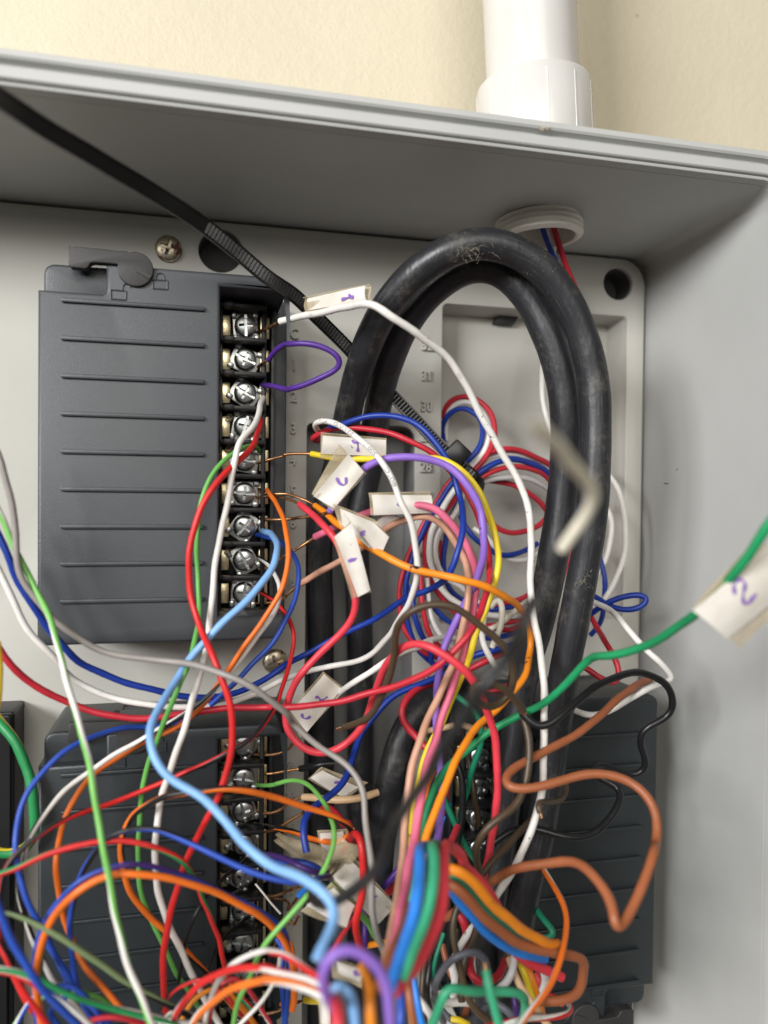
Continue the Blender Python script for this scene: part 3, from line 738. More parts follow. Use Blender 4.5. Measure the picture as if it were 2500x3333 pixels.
W('red', 17, 'thin red wire with a black tracer from the ninth terminal, sloping to the left edge',
  ['F2', (1398, 868, 14), (1460, 908, 18), (1530, 970, 22), (1578, 1060, 26), (1590, 1150, 28), (1570, 1250, 30), 'F3', (1575, 60, 31), (1535, 200, 34), (1490, 320, 40), (1440, 410, 45), (1360, 500, 48), (1270, 560, 49), (1150, 620, 48), (980, 700, 45), (850, 752, 44), (740, 800, 44), (600, 852, 46), (450, 900, 50), (330, 950, 53), (240, 1000, 55), (160, 1070, 56), 'F4', (60, 270, 57), (20, 370, 58), (0, 480, 58), (-10, 620, 58), (0, 720, 58), (40, 830, 58), (90, 930, 58), (150, 1050, 58), (230, 1161, 58), (300, 1260, 58)], stripe='black')
# --- tagged wires leaving the upper module to the right
W('yellow', 22, 'yellow wire from the fifth terminal running under a tag and down the central bundle',
  ['F6', (390, 302, 20), (500, 325, 24), (700, 342, 29), (900, 335, 34), (1050, 325, 38), (1250, 335, 41), 'G1', (480, 672, 43), (620, 722, 45), (720, 790, 47), (810, 890, 48), (880, 1000, 49), (930, 1120, 50), (970, 1250, 50), 'G2', (925, 50, 51), (980, 180, 51), (1015, 320, 51), (1030, 450, 51), (1020, 580, 51), (990, 720, 51), (950, 860, 51), (900, 960, 51), (850, 1080, 51), (800, 1230, 51), 'G3', (1010, 200, 50), (950, 350, 50), (890, 540, 50), (820, 700, 50), (750, 880, 49), (690, 1030, 48), (630, 1200, 47), 'G4', (700, 160, 46), (640, 280, 46), (590, 420, 46), (550, 560, 46), (520, 700, 46), (495, 850, 46), (478, 1000, 48), (465, 1150, 50), (450, 1327, 52), 'F8', (1150, 200, 55), (1120, 420, 58)],
  lead=['F2', (1390, 178, 14), (1480, 152, 16), (1560, 132, 18), 'F6', (150, 310, 19), (270, 298, 19)], lw=0.46)
W('rose', 25, 'rose red wire under the tag marked 1, making a wide loop and crossing back right',
  ['F6', (297, 690, 27), (400, 770, 33), (480, 845, 38), (560, 930, 41), (620, 1050, 42), (680, 1250, 43), (730, 1400, 44), (738, 1480, 44), (700, 1590, 43), 'F7', (680, 50, 42), (640, 120, 42), (560, 205, 41), (460, 292, 40), (350, 400, 39), (262, 520, 38), (212, 640, 37), (190, 760, 36), (200, 880, 36), (250, 970, 37), (340, 1040, 38), (440, 1072, 39), (560, 1050, 40), (680, 980, 41), (760, 890, 42), (822, 780, 43), (870, 650, 45), (908, 520, 48), (945, 420, 51), (1000, 330, 55), (1080, 255, 59), (1180, 222, 62), (1300, 242, 65), (1420, 312, 67), (1530, 402, 68), (1640, 520, 68), 'G3', (960, 740, 67), (1030, 840, 65), (1090, 970, 63), (1150, 1120, 62), (1195, 1260, 61), 'G4', (1365, 150, 61), (1385, 350, 61), (1390, 550, 61), (1386, 750, 61), (1375, 950, 60), (1360, 1100, 58), (1335, 1250, 56), 'F12', (300, 280, 54), (262, 420, 52), (240, 600, 50)],
  lead=['F2', (1385, 362, 14), (1480, 356, 17), 'F6', (60, 634, 20), (160, 640, 22), (240, 660, 25)], lw=0.44)
W('amber', 24.5, 'amber orange wire from a tag, crossing right in front of the bundle then down',
  ['F6', (418, 702, 24), (500, 762, 30), (570, 825, 35), (660, 890, 41), (800, 1000, 47), (930, 1072, 51), (1000, 1112, 53), (1100, 1168, 55), (1250, 1218, 57), (1400, 1242, 58), 'G2', (450, 612, 59), (650, 642, 60), (850, 690, 60), (1000, 750, 59), (1120, 820, 57), (1220, 912, 52), (1285, 1000, 46), (1322, 1100, 42), (1330, 1210, 42), (1310, 1330, 43), 'G3', (1610, 400, 45), (1545, 600, 48), (1470, 740, 50), (1370, 870, 51), (1220, 1030, 52), (1080, 1150, 54), (960, 1260, 56), 'G4', (1150, 105, 58), (1050, 222, 60), (960, 370, 62), (890, 520, 64), (830, 680, 66), (770, 850, 68), (700, 1030, 70), (640, 1200, 72), (608, 1327, 73), 'F8', (1268, 270, 74), (1250, 380, 74)], marks=150,
  lead=['F2', (1395, 330, 14), (1470, 346, 16), (1560, 342, 18), 'F6', (150, 612, 19), (260, 632, 20), (350, 660, 22)], lw=0.46)
W('lilac', 25, 'lilac wire with black smudges leaving a tag and bending down through the bundle',
  ['F6', (530, 745, 34), (640, 600, 38), (780, 420, 44), (850, 368, 46), (950, 335, 48), (1050, 326, 49), (1200, 322, 50), (1330, 347, 50), (1450, 402, 51), 'G1', (400, 668, 51), (550, 730, 52), (650, 800, 52), (750, 910, 53), (820, 1020, 53), (870, 1140, 53), 'G2', (862, 30, 54), (895, 180, 54), (910, 320, 54), (900, 440, 53), (870, 550, 51), (820, 680, 48), (770, 790, 45), (720, 900, 43), (660, 1010, 43), (600, 1130, 44), (555, 1250, 45), 'G3', (740, 150, 45), (690, 250, 45), (640, 380, 46), (602, 520, 45), (582, 700, 44), (567, 850, 43), (562, 1000, 42), (560, 1180, 42), 'G4', (745, 150, 42), (765, 350, 43), (785, 550, 46), (792, 720, 50), (782, 900, 54), (762, 1100, 58), (742, 1300, 61), 'F8', (1350, 240, 63), (1340, 350, 63)], marks=140,
  lead=['F2', (1400, 480, 14), (1500, 484, 17), (1600, 476, 20), 'F6', (100, 802, 21), (260, 798, 24), (400, 782, 28)], lw=0.46)
W('pink', 27, 'pink wire passing under tags and running long down the middle beside the tan one',
  ['F6', (418, 942, 24), (520, 892, 28), (640, 835, 32), (760, 782, 36), (860, 740, 38), (1000, 700, 42), (1200, 690, 46), (1330, 720, 48), (1400, 768, 48), (1480, 850, 48), 'G2', (560, 100, 48), (660, 210, 47), (740, 330, 47), (800, 470, 47), (825, 600, 47), (822, 750, 46), (812, 880, 46), (790, 1000, 46), (765, 1120, 46), 'G3', (930, 180, 47), (890, 330, 48), (830, 500, 50), (780, 650, 51), (720, 830, 53), (650, 1000, 54), (590, 1180, 55), 'G4', (750, 150, 57), (690, 300, 59), (640, 450, 61), (592, 620, 63), (560, 850, 66), (530, 1000, 68), (510, 1150, 70), (490, 1320, 72), 'F8', (1190, 150, 73), (1160, 350, 76), (1120, 560, 80), (1080, 780, 86), (1040, 980, 92), (1010, 1100, 96)],
  lead=['F2', (1380, 735, 13), (1450, 725, 16), (1540, 682, 19), 'F6', (160, 1100, 20), (300, 1022, 22)], lw=0.4)
W('tan', 24, 'translucent tan wire showing copper, running down just left of the pink one',
  ['F6', (310, 1300, 22), (450, 1212, 26), (600, 1132, 29), (760, 1040, 33), (900, 930, 36), (1040, 830, 40), (1180, 780, 43), (1280, 772, 45), (1350, 802, 45), (1425, 865, 45), 'G2', (540, 180, 45), (630, 310, 46), (700, 430, 46), (745, 560, 47), (765, 700, 47), (760, 850, 48), (740, 960, 48), (710, 1080, 49), (680, 1200, 50), 'G3', (840, 200, 50), (790, 400, 51), (730, 570, 52), (650, 750, 54), (570, 930, 55), (490, 1100, 56), 'G4', (650, 0, 58), (570, 170, 60), (500, 350, 61), (460, 520, 62), (430, 680, 63), (412, 830, 64), (395, 980, 65), (388, 1150, 66), 'F8', (1105, 250, 68), (1090, 450, 71), (1060, 650, 76), (1020, 850, 82), (985, 1050, 90), (960, 1200, 96)],
  lead=['F2', (1385, 935, 13), (1480, 930, 15), (1560, 892, 18), 'F6', (170, 1410, 19), (240, 1350, 20)], lw=0.44)
# --- the three that come in from the left and loop to the tie
W('blue', 21, 'dark blue wire entering at left, dipping under the upper module, looping up to the tie',
  ['F2', (-60, 470, 44), (0, 580, 44), (50, 690, 44), (90, 800, 43), (150, 910, 43), (220, 1010, 42), (290, 1110, 41), (380, 1205, 40), 'F3', (440, 100, 38), (560, 160, 37), (700, 210, 36), (850, 245, 35), (970, 270, 34), (1080, 285, 33), (1200, 275, 32), (1340, 238, 30), (1450, 172, 28), (1550, 100, 27), 'F7', (0, 548, 25), (150, 440, 24), (300, 330, 24), (500, 220, 25), (700, 118, 28), (900, 30, 33), 'F6', (1100, 1420, 39), (1300, 1345, 45), (1420, 1285, 49), 'G2', (540, 668, 52), (610, 570, 53), (660, 440, 54), (700, 280, 53), (712, 100, 51), 'G1', (705, 1230, 48), (690, 1060, 44), (650, 880, 42), (600, 735, 42), (550, 650, 42), (490, 555, 41), (410, 460, 40), (300, 365, 38), (200, 312, 37), (100, 280, 36), 'F5', (740, 1346, 34), (600, 1362, 31), (480, 1402, 28), (370, 1440, 24), (300, 1475, 19)])
W('white', 20, 'white wire with printed lettering, entering at left and curling over the middle tags',
  ['F2', (-50, 680, 41), (0, 770, 41), (50, 870, 41), (100, 990, 41), (160, 1090, 41), (240, 1180, 40), (330, 1262, 39), 'F3', (260, 70, 38), (350, 150, 37), (450, 220, 36), (580, 275, 36), (720, 310, 36), (850, 330, 36), (1000, 335, 36), (1150, 325, 35), (1280, 300, 33), (1400, 255, 31), (1500, 200, 29), (1600, 160, 28), 'F7', (100, 540, 27), (250, 470, 26), (420, 420, 26), (600, 387, 27), (740, 360, 28), (850, 310, 30), (930, 230, 33), (1000, 145, 37), 'G2', (110, 1060, 41), (180, 950, 44), (235, 850, 47), (275, 740, 50), (298, 600, 52), (295, 450, 53), (262, 250, 54), (240, 100, 55), 'F6', (1090, 700, 55), (1040, 560, 54), (985, 445, 53), (930, 352, 51), (850, 270, 48), (760, 190, 44), (650, 110, 39), (550, 62, 34), (460, 45, 30), (412, 68, 26), (425, 112, 21), (470, 150, 17)], key='printed')
W('crimson', 21, 'crimson wire entering at left, sagging under the upper module and rising through the bundle',
  ['F2', (-50, 1110, 42), (0, 1190, 42), (60, 1270, 42), 'F3', (60, 110, 41), (150, 195, 40), (260, 260, 39), (380, 315, 38), (520, 360, 38), (650, 390, 38), (780, 400, 38), (880, 390, 38), (1000, 370, 37), (1150, 345, 37), (1300, 335, 38), (1480, 335, 40), 'F7', (0, 715, 42), (150, 720, 44), (350, 710, 46), (600, 670, 49), (850, 600, 53), (1050, 550, 57), (1250, 470, 61), (1420, 362, 64), (1520, 250, 65), 'G3', (950, 180, 65), 'G2', (760, 1140, 64), (860, 940, 62), (930, 760, 57), (955, 600, 51), (945, 440, 46), (900, 250, 43), (850, 100, 41), 'G1', (820, 1120, 39), (750, 970, 37), (680, 870, 36), (600, 780, 36), (520, 692, 36), (430, 622, 35), (250, 522, 34), (100, 452, 32), 'F6', (1050, 160, 31), (850, 110, 29), (700, 95, 27), (550, 110, 24), (440, 148, 21), (378, 188, 19), (440, 200, 15)])
W('grey', 21, 'grey wire entering at left and crossing diagonally down to the bottom centre',
  ['F2', (-50, 40, 48), (0, 150, 48), (30, 260, 48), (65, 420, 48), (88, 560, 48), (86, 640, 48), (97, 730, 48), (150, 860, 48), (230, 960, 48), (320, 1050, 48), (430, 1130, 48), (550, 1190, 48), (700, 1225, 49), (880, 1245, 50), 'F3', (1000, 100, 53), (1130, 130, 57), (1260, 172, 60), (1380, 232, 61), (1480, 312, 60), (1560, 390, 58), 'F7', (120, 700, 55), (230, 820, 53), (330, 930, 53), (470, 1030, 54), (600, 1110, 56), (700, 1200, 58), (768, 1290, 60), (795, 1370, 61), (790, 1470, 62), (800, 1600, 63), 'F8', (820, 180, 65), (845, 330, 67), (858, 500, 69), (856, 650, 70), (852, 800, 70), (880, 930, 69), (930, 1060, 67), (970, 1180, 65)])
W('lime', 21, 'light green wire with a white tracer entering at left and falling to the bottom',
  ['F2', (-40, 370, 46), (0, 450, 46), (60, 590, 46), (110, 690, 46), (160, 800, 47), (210, 890, 48), (250, 970, 50), (290, 1080, 52), (330, 1220, 55), 'F3', (350, 150, 58), (400, 330, 61), (450, 520, 64), (490, 680, 66), (520, 850, 68), (540, 980, 69), 'F4', (555, 180, 71), (578, 330, 72), (610, 520, 73), (642, 650, 74), (690, 830, 75), (750, 980, 76), (810, 1150, 77), (860, 1300, 78)], stripe='white')
W('blue', 22, 'dark blue wire behind the brown one, dropping to a cut end below the lower tags',
  ['G3', (900, 560, 26), (720, 620, 27), 'F7', (1340, 492, 28), (1200, 540, 28), (1050, 610, 28), (950, 690, 28), (880, 780, 28), (800, 880, 28), (750, 960, 29), (722, 1050, 31), (692, 1150, 34), (662, 1240, 37), (620, 1320, 39), (560, 1372, 40), (480, 1430, 41), (400, 1492, 43), (345, 1560, 45), 'F8', (335, 60, 47), (322, 150, 48), (332, 250, 49), (352, 335, 50)])
# --- brown, rust, black, green wires on the right
W('brown', 24, 'dark brown wire with a bare copper tip, arching right and curling into a ring',
  ['F7', (635, 872, 38), (730, 842, 42), (830, 790, 46), (900, 705, 49), (942, 600, 52), (972, 520, 54), (1012, 400, 57), (1030, 280, 60), (1028, 180, 62), (1060, 90, 64), 'G2', (130, 1050, 66), (200, 960, 68), (300, 900, 69), (430, 862, 70), (560, 870, 71), (680, 930, 71), (800, 1022, 71), (920, 1112, 71), (1020, 1200, 71), 'G3', (1270, 300, 71), (1345, 400, 71), (1400, 520, 70), (1410, 660, 69), (1390, 800, 68), (1340, 900, 67), (1250, 970, 67), (1150, 1000, 68), (1045, 972, 70), (975, 900, 72), (952, 820, 74), (990, 750, 76), (1080, 712, 77), (1200, 740, 77), (1310, 812, 76), (1400, 900, 75), (1470, 985, 74), (1505, 1040, 73)],
  lead=2.6, tail=1.2, lead_mat='bright_copper')
W('brown', 24, 'dark brown wire hanging in front of the white one, swinging left into the bottom tangle',
  ['F11', (512, 545, 60), (540, 640, 62), (568, 740, 63), (574, 830, 64), (558, 950, 65), (532, 1080, 66), (480, 1180, 67), (400, 1242, 68), (300, 1312, 68), (225, 1410, 67), (202, 1510, 66), 'F12', (225, 400, 64), (252, 490, 62), (240, 640, 60), (212, 790, 60), (160, 950, 60), (118, 1090, 61), (100, 1180, 61), (110, 1300, 62)])
W('brown', 23, 'dark brown wire sloping from behind the white one down to the bottom edge',
  ['F12', (600, 55, 50), (540, 112, 54), (445, 220, 57), (345, 322, 59), (280, 412, 60), (190, 510, 61), (95, 630, 62), (48, 760, 63), (45, 880, 64), (85, 1010, 65), (108, 1140, 66), (150, 1280, 67), (230, 1380, 68), (340, 1470, 68), (450, 1560, 68)])
W('brown', 20, 'short curled brown wire with a copper end beside the long white wire',
  ['F11', (640, 1235, 66), (618, 1190, 66), (625, 1160, 65), (680, 1172, 62), (760, 1152, 58), (812, 1105, 54), (825, 1050, 52), (800, 1000, 50)], lead=1.2, lead_mat='bright_copper')
W('black', 24, 'glossy black wire making a big bend across the lower right module',
  ['F11', (518, 560, 62), (555, 630, 63), (620, 665, 64), (695, 645, 64), (775, 585, 64), (860, 510, 63), (960, 425, 61), (1060, 355, 59), (1180, 305, 57), (1300, 287, 55), (1400, 312, 54), (1490, 372, 53), (1542, 460, 52), (1532, 545, 51), (1465, 608, 50), (1375, 642, 49), (1315, 690, 48), (1312, 770, 47), (1348, 850, 46), (1362, 920, 45), (1325, 972, 44), (1240, 985, 43), (1155, 950, 43), (1070, 905, 43), (1002, 905, 44), (978, 942, 45), (1030, 1000, 46), (1110, 1030, 47), (1180, 1060, 48), (1190, 1130, 50), (1150, 1222, 52), (1090, 1300, 53), (1020, 1365, 54), (930, 1402, 54), (840, 1400, 54), (730, 1372, 53), (620, 1340, 51), (510, 1338, 50), (410, 1370, 50), (315, 1442, 50), (262, 1520, 49), (238, 1600, 48)])
W('rust', 30, 'rust brown wire bending across the lower right module, a blurred V at its foot',
  ['F11', (1380, 335, 42), (1290, 378, 46), (1180, 450, 50), (1080, 542, 53), (980, 635, 56), (860, 720, 58), (760, 780, 60), (640, 840, 62), (530, 890, 64), (440, 942, 66), (392, 1000, 68), (395, 1050, 70), (455, 1078, 71), (560, 1078, 72), (680, 1055, 72), (800, 1012, 72), (920, 977, 72), (1050, 972, 73), (1170, 990, 74), (1280, 1042, 76), (1360, 1112, 78), (1410, 1200, 80), (1430, 1320, 82), (1430, 1450, 84), 'F12', (1430, 150, 87), (1405, 290, 89), (1365, 420, 91), (1310, 550, 93), (1250, 690, 95), (1205, 780, 97), (1165, 822, 98), (1135, 780, 98), (1140, 680, 96), (1115, 590, 94), (1060, 515, 92), (990, 440, 89), (920, 382, 86), (850, 357, 83), (740, 363, 80), (600, 375, 77), (480, 397, 74), (380, 442, 71), (290, 508, 68), (200, 590, 64), (100, 680, 61), (0, 735, 58)], marks=110)
W('emerald', 27, 'emerald green wire from the blurred tag at the right edge, running left into the bundle',
  ['F10', (1900, 330, 118), (1720, 520, 116), (1600, 700, 113), (1450, 880, 108), (1270, 1080, 100), (1180, 1142, 95), (1080, 1208, 90), (980, 1258, 85), (850, 1290, 80), (740, 1302, 76), 'F11', (1000, 180, 72), (930, 232, 70), (860, 320, 68), (800, 390, 66), (720, 452, 64), (620, 520, 61), (500, 577, 58), (380, 637, 56), (280, 695, 55), 'G4', (1090, 285, 55), (960, 390, 56), (870, 462, 57), (800, 555, 58), (740, 660, 59), (690, 790, 60), (640, 920, 61), (600, 1050, 62), (570, 1200, 63), (550, 1327, 64), 'F8', (1235, 180, 65), (1210, 350, 66), (1170, 600, 68), (1120, 850, 70)])
W('teal', 20, 'teal wire curving down behind the amber one beside the right hand terminal screws',
  ['F11', (40, 425, 36), (140, 492, 38), (200, 562, 40), (242, 650, 41), (248, 750, 41), (215, 860, 40), (178, 955, 39), (155, 1060, 37), (118, 1170, 35), (90, 1290, 34), (70, 1400, 34)])
W('teal', 20, 'teal wire slanting right at the foot of the right hand terminal screws',
  ['F11', (-60, 960, 34), (-20, 1110, 36), (30, 1230, 37), (80, 1335, 38), (130, 1450, 38), (200, 1560, 37), (260, 1640, 36)])
W('black', 22, 'black wire hanging vertically left of the right hand terminal screws',
  ['F11', (20, 780, 34), (60, 860, 37), (105, 960, 39), (122, 1080, 40), (118, 1200, 40), (100, 1320, 40), (80, 1440, 40), (60, 1560, 40), (40, 1680, 40)])
W('brown', 20, 'brown wire end hanging over the right hand terminal screws',
  ['F11', (130, 780, 28), (165, 880, 31), (180, 980, 33), (190, 1100, 35), (210, 1220, 35), (225, 1320, 34)])
W('black', 40, 'blurred black wire very near the lens, crossing diagonally up through the middle',
  ['F8', (385, 600, 88), (402, 690, 94), (450, 742, 99), (530, 732, 102), (620, 680, 105), (730, 612, 107), (850, 512, 111), (950, 395, 115), 'G4', (290, 1060, 118), (420, 890, 122), (520, 740, 125), (600, 620, 128), (690, 480, 130), (760, 360, 132), (840, 220, 134), 'G3', (960, 1000, 136), (1050, 840, 138), (1160, 690, 138), (1260, 560, 138), (1350, 420, 138), (1420, 280, 136), (1490, 140, 134), 'G2', (1260, 1060, 130), (1310, 940, 125), (1350, 850, 120)])
W('cream', 46, 'blurred cream wire end floating in front of the two black cables',
  ['F10', (345, 35, 162), (400, 70, 158), (500, 140, 152), (590, 240, 147), (670, 350, 143), (728, 440, 140), (722, 480, 139), (680, 545, 137), (620, 620, 135), (545, 725, 132)], passes=14, taper=7.0)
W('white', 20, 'white wire kinked against the enclosure side wall, its end resting on the lower right module',
  ['F10', (640, 960, 18), (720, 1012, 24), (800, 1050, 32), (870, 1120, 40), (940, 1200, 45), (1020, 1290, 48), 'F11', (1330, 90, 49), (1420, 190, 49), (1505, 285, 49), (1548, 322, 49), (1520, 350, 49), (1420, 372, 48), (1320, 422, 46), (1210, 490, 44), (1110, 552, 42), (1000, 578, 41), (920, 570, 40), (865, 540, 40)])
W('blue', 19, 'blue wire bent into a narrow flat loop in front of the side wall',
  ['F10', (640, 940, 16), (730, 985, 20), (790, 1028, 24), (870, 1055, 28), (950, 1050, 31), (1008, 1020, 32), (1015, 985, 32), (960, 965, 31), (870, 982, 28), (790, 1020, 25), (720, 1060, 21), (660, 1110, 16)])
W('crimson', 19, 'crimson wire hairpin hanging beside the right hand black cable',
  ['F10', (640, 1020, 14), (705, 1095, 18), (760, 1190, 24), 'F11', (1060, 50, 28), (1110, 130, 32), (1152, 220, 35), (1178, 320, 36), (1165, 362, 36), (1115, 365, 36), (1040, 318, 35), (950, 258, 33), (860, 200, 28)])
W('white', 18, 'white wire arc bulging right of the black cables over the recess edge',
  ['F10', (740, 270, 4), (815, 345, 9), (860, 430, 12), (885, 540, 13), (892, 660, 13), (875, 780, 13), (840, 880, 13), (790, 975, 13), (735, 1055, 12), (680, 1100, 10)])
W('white', 18, 'white wire arc close behind the right hand black cable, shorter than its neighbour',
  ['F10', (730, 430, 5), (795, 510, 9), (815, 600, 10), (803, 700, 10), (772, 800, 10), (730, 880, 10)])
W('blue', 17, 'blue wire dropping just right of the right hand black cable',
  ['F10', (720, 700, 6), (758, 790, 10), (780, 880, 12), (778, 970, 12), (768, 1060, 12), (745, 1140, 12), (700, 1190, 10)])
# --- wires coming out of the conduit
W('blue', 17, 'blue wire hanging out of the conduit end', ['S', (1745, 600, 20), 'F9', (760, 20, 19), (775, 75, 18), (800, 150, 17), (830, 222, 16), (880, 330, 14), (930, 480, 12), (930, 700, 5), (900, 1000, 2), 'F10', (640, 250, 2), (600, 600, 4), (540, 800, 6), (500, 950, 8)])
W('crimson', 19, 'red wire hanging out of the conduit end', ['S', (1770, 600, 19), 'F9', (815, 20, 18), (838, 75, 18), (865, 165, 17), (910, 300, 15), (960, 430, 12), (1000, 620, 10), (1000, 900, 6), 'F10', (700, 150, 4), (680, 500, 6), (650, 800, 8)])
W('white', 17, 'white wire coming down from the conduit beside the inner black cable', ['S', (1760, 600, 15), 'F9', (790, 20, 14), (805, 80, 13), (830, 170, 12), (850, 300, 10), (840, 500, 8), (790, 680, 6), (770, 790, 6), (768, 900, 8), (778, 1040, 10), (815, 1160, 12), (850, 1300, 12)])

# --- the coiled red, white and blue strands held by the tie
def coil(c, label, seq, width=18.0):
    W(c, width, label, seq, group='tie-bound red, white and blue coil')
coil('blue', 'blue strand of the small upper loop above the tie', ['G1', (640, 830, 6), (720, 740, 9), (780, 675, 10), (850, 590, 10), (888, 490, 9), (893, 400, 8), (868, 312, 6), (800, 242, 4), (720, 212, 2), (640, 230, 0), (570, 282, -2), (536, 345, -4), (520, 420, -6), (540, 520, -8)])
coil('white', 'white strand of the small upper loop above the tie', ['G1', (660, 850, 7), (740, 790, 9), (800, 735, 10), (880, 640, 10), (930, 540, 9), (948, 430, 8), (930, 330, 6), (870, 230, 4), (790, 165, 2), (710, 150, 0), (630, 185, -2), (570, 255, -4), (548, 370, -6), (560, 500, -8)])
coil('crimson', 'red strand of the small upper loop above the tie', ['G1', (680, 890, 8), (760, 830, 10), (830, 765, 11), (905, 680, 11), (965, 570, 10), (998, 460, 9), (992, 340, 8), (950, 235, 6), (870, 150, 4), (770, 105, 2), (680, 105, 0), (600, 145, -2), (545, 215, -4), (528, 300, -6)])
coil('crimson', 'red strand arching right, outermost of the upper coil', ['G1', (780, 800, 9), (880, 665, 10), (980, 595, 10), (1100, 577, 10), (1230, 595, 9), (1350, 650, 8), (1470, 715, 6), (1600, 830, 4), (1680, 1000, 2), 'G2', (1690, 300, 2), (1620, 620, 4), (1500, 850, 6), (1380, 1000, 8)])
coil('white', 'white strand arching right just inside the outermost red one', ['G1', (790, 820, 8), (930, 665, 8), (1100, 622, 8), (1240, 638, 7), (1400, 690, 5), (1560, 790, 3), (1640, 1000, 1), 'G2', (1640, 300, 1), (1560, 620, 3), (1440, 830, 5)])
coil('blue', 'blue strand arching right in the middle of the upper coil', ['G1', (770, 870, 12), (850, 805, 13), (960, 722, 13), (1080, 682, 13), (1200, 672, 12), (1340, 720, 10), (1460, 790, 8), (1560, 900, 5), (1620, 1100, 3), 'G2', (1610, 350, 3), (1530, 620, 5)], 20)
coil('crimson', 'red strand arching right beneath the blue one', ['G1', (790, 910, 11), (870, 848, 12), (960, 785, 12), (1100, 745, 12), (1250, 745, 11), (1380, 785, 9), (1470, 840, 7), (1560, 960, 4)])
coil('paleGrey', 'pale strand arching right, innermost of the upper coil', ['G1', (810, 930, 9), (890, 880, 10), (1000, 850, 10), (1130, 835, 10), (1280, 845, 9), (1440, 920, 7), (1540, 1020, 4)])
coil('crimson', 'red strand sloping right under the pale one behind the white wire', ['G1', (900, 860, 6), (1040, 882, 7), (1170, 902, 7), (1300, 982, 6), (1420, 1085, 4), (1500, 1200, 2)])
coil('crimson', 'red strand sagging behind the yellow and white wires', ['G1', (860, 1080, 4), (930, 1220, 5), (1020, 1302, 5), (1150, 1340, 5), (1290, 1322, 5), (1400, 1270, 4), (1480, 1180, 2)])
coil('blue', 'blue strand sagging lower behind the yellow wire', ['G1', (690, 1180, 4), 'G2', (730, 190, 5), (800, 270, 6), (890, 345, 6), (1000, 415, 6), (1130, 435, 6), (1280, 392, 5), (1380, 330, 3)])
coil('white', 'white strand sagging lowest behind the yellow wire', ['G1', (800, 1300, 3), 'G2', (940, 280, 5), (1000, 375, 5), (1080, 450, 5), (1180, 487, 5), (1290, 470, 4), (1400, 400, 2)])
coil('crimson', 'red strand on the far left of the lower coil', ['G1', (700, 800, 10), (600, 862, 9), (520, 982, 8), (450, 1100, 7), (380, 1220, 6), 'G2', (300, 260, 5), (230, 410, 5), (175, 570, 5), (143, 740, 5), (140, 900, 5), (162, 1060, 6), (220, 1175, 7), (300, 1268, 8), (400, 1335, 8), (560, 1370, 7)])
coil('blue', 'blue strand beside the far left red one of the lower coil', ['G1', (720, 790, 12), (620, 885, 12), (540, 1010, 11), (460, 1120, 10), (400, 1210, 9), 'G2', (330, 270, 8), (265, 420, 7), (220, 590, 7), (195, 750, 7), (190, 900, 7), (210, 1050, 7), (260, 1200, 7), (330, 1310, 7), (450, 1420, 6)])
coil('white', 'white strand third from the left of the lower coil', ['G1', (740, 800, 14), (640, 945, 14), (560, 1062, 13), (500, 1170, 12), (445, 1290, 11), 'G2', (405, 320, 10), (400, 450, 9), (432, 560, 8), (500, 715, 8), (590, 805, 8), (700, 885, 8), (830, 940, 8), (1000, 985, 9), (1230, 982, 9), (1400, 900, 7)], 20)
coil('crimson', 'red strand fourth from the left of the lower coil', ['G1', (760, 820, 12), (650, 1010, 11), (570, 1130, 10), 'G2', (410, 160, 8), (372, 340, 7), (372, 500, 6), (400, 640, 6), (450, 725, 6), (520, 820, 6), (640, 960, 6), (800, 1020, 7), (930, 1075, 8), (1100, 1035, 8), (1230, 1018, 8), (1400, 980, 6)])
coil('white', 'white strand fifth from the left of the lower coil', ['G1', (770, 840, 10), (680, 1060, 9), (620, 1200, 8), 'G2', (510, 200, 7), (470, 330, 6), (462, 450, 5), (490, 560, 5), (560, 650, 5), (680, 700, 5), (760, 780, 5), (850, 860, 5)])
coil('blue', 'blue strand sixth from the left of the lower coil', ['G1', (780, 860, 8), (670, 1080, 7), (600, 1200, 6), 'G2', (565, 240, 4), (535, 400, 4), (540, 560, 4), (570, 700, 4), (640, 790, 4), (740, 860, 4), (950, 930, 6), (1100, 912, 7), (1240, 880, 6), (1400, 790, 4)])
coil('crimson', 'red strand filling the inside of the lower coil', ['G2', (500, 300, 2), (495, 500, 2), (430, 700, 3), (500, 790, 4), (600, 900, 4), (720, 960, 4), (830, 905, 5), (1000, 880, 6), (1150, 855, 6), (1270, 815, 5), (1400, 730, 3)])
coil('blue', 'blue strand crossing the foot of the lower coil towards the right', ['G2', (300, 600, 6), (330, 760, 7), (400, 840, 8), (500, 970, 9), (620, 1060, 9), (760, 1120, 9), (930, 1190, 9), (1050, 1170, 9), (1180, 1130, 9), (1330, 1080, 7)])
coil('crimson', 'red strand hanging vertically in the foot of the lower coil', ['G2', (330, 560, 10), (335, 720, 11), (345, 880, 12), (365, 1020, 12), (410, 1150, 12), (480, 1250, 11), (600, 1330, 9), (760, 1400, 8)])
coil('white', 'white strand hanging vertically beside the red in the foot of the lower coil', ['G2', (385, 640, 9), (395, 800, 10), (415, 950, 11), (460, 1080, 11), (530, 1190, 11), (620, 1260, 10), (740, 1320, 9)])
coil('blue', 'blue strand hanging leftmost in the foot of the lower coil', ['G2', (240, 700, 9), (262, 850, 11), (280, 990, 12), (320, 1120, 12), (370, 1220, 11), (440, 1320, 10), 'G3', (470, 520, 9), (570, 560, 9), (750, 520, 10)])
coil('crimson', 'red strand running right under the white ones at the coil foot', ['G2', (880, 1060, 8), (1000, 1090, 10), (1130, 1110, 11), (1270, 1060, 10), (1400, 1000, 8)])
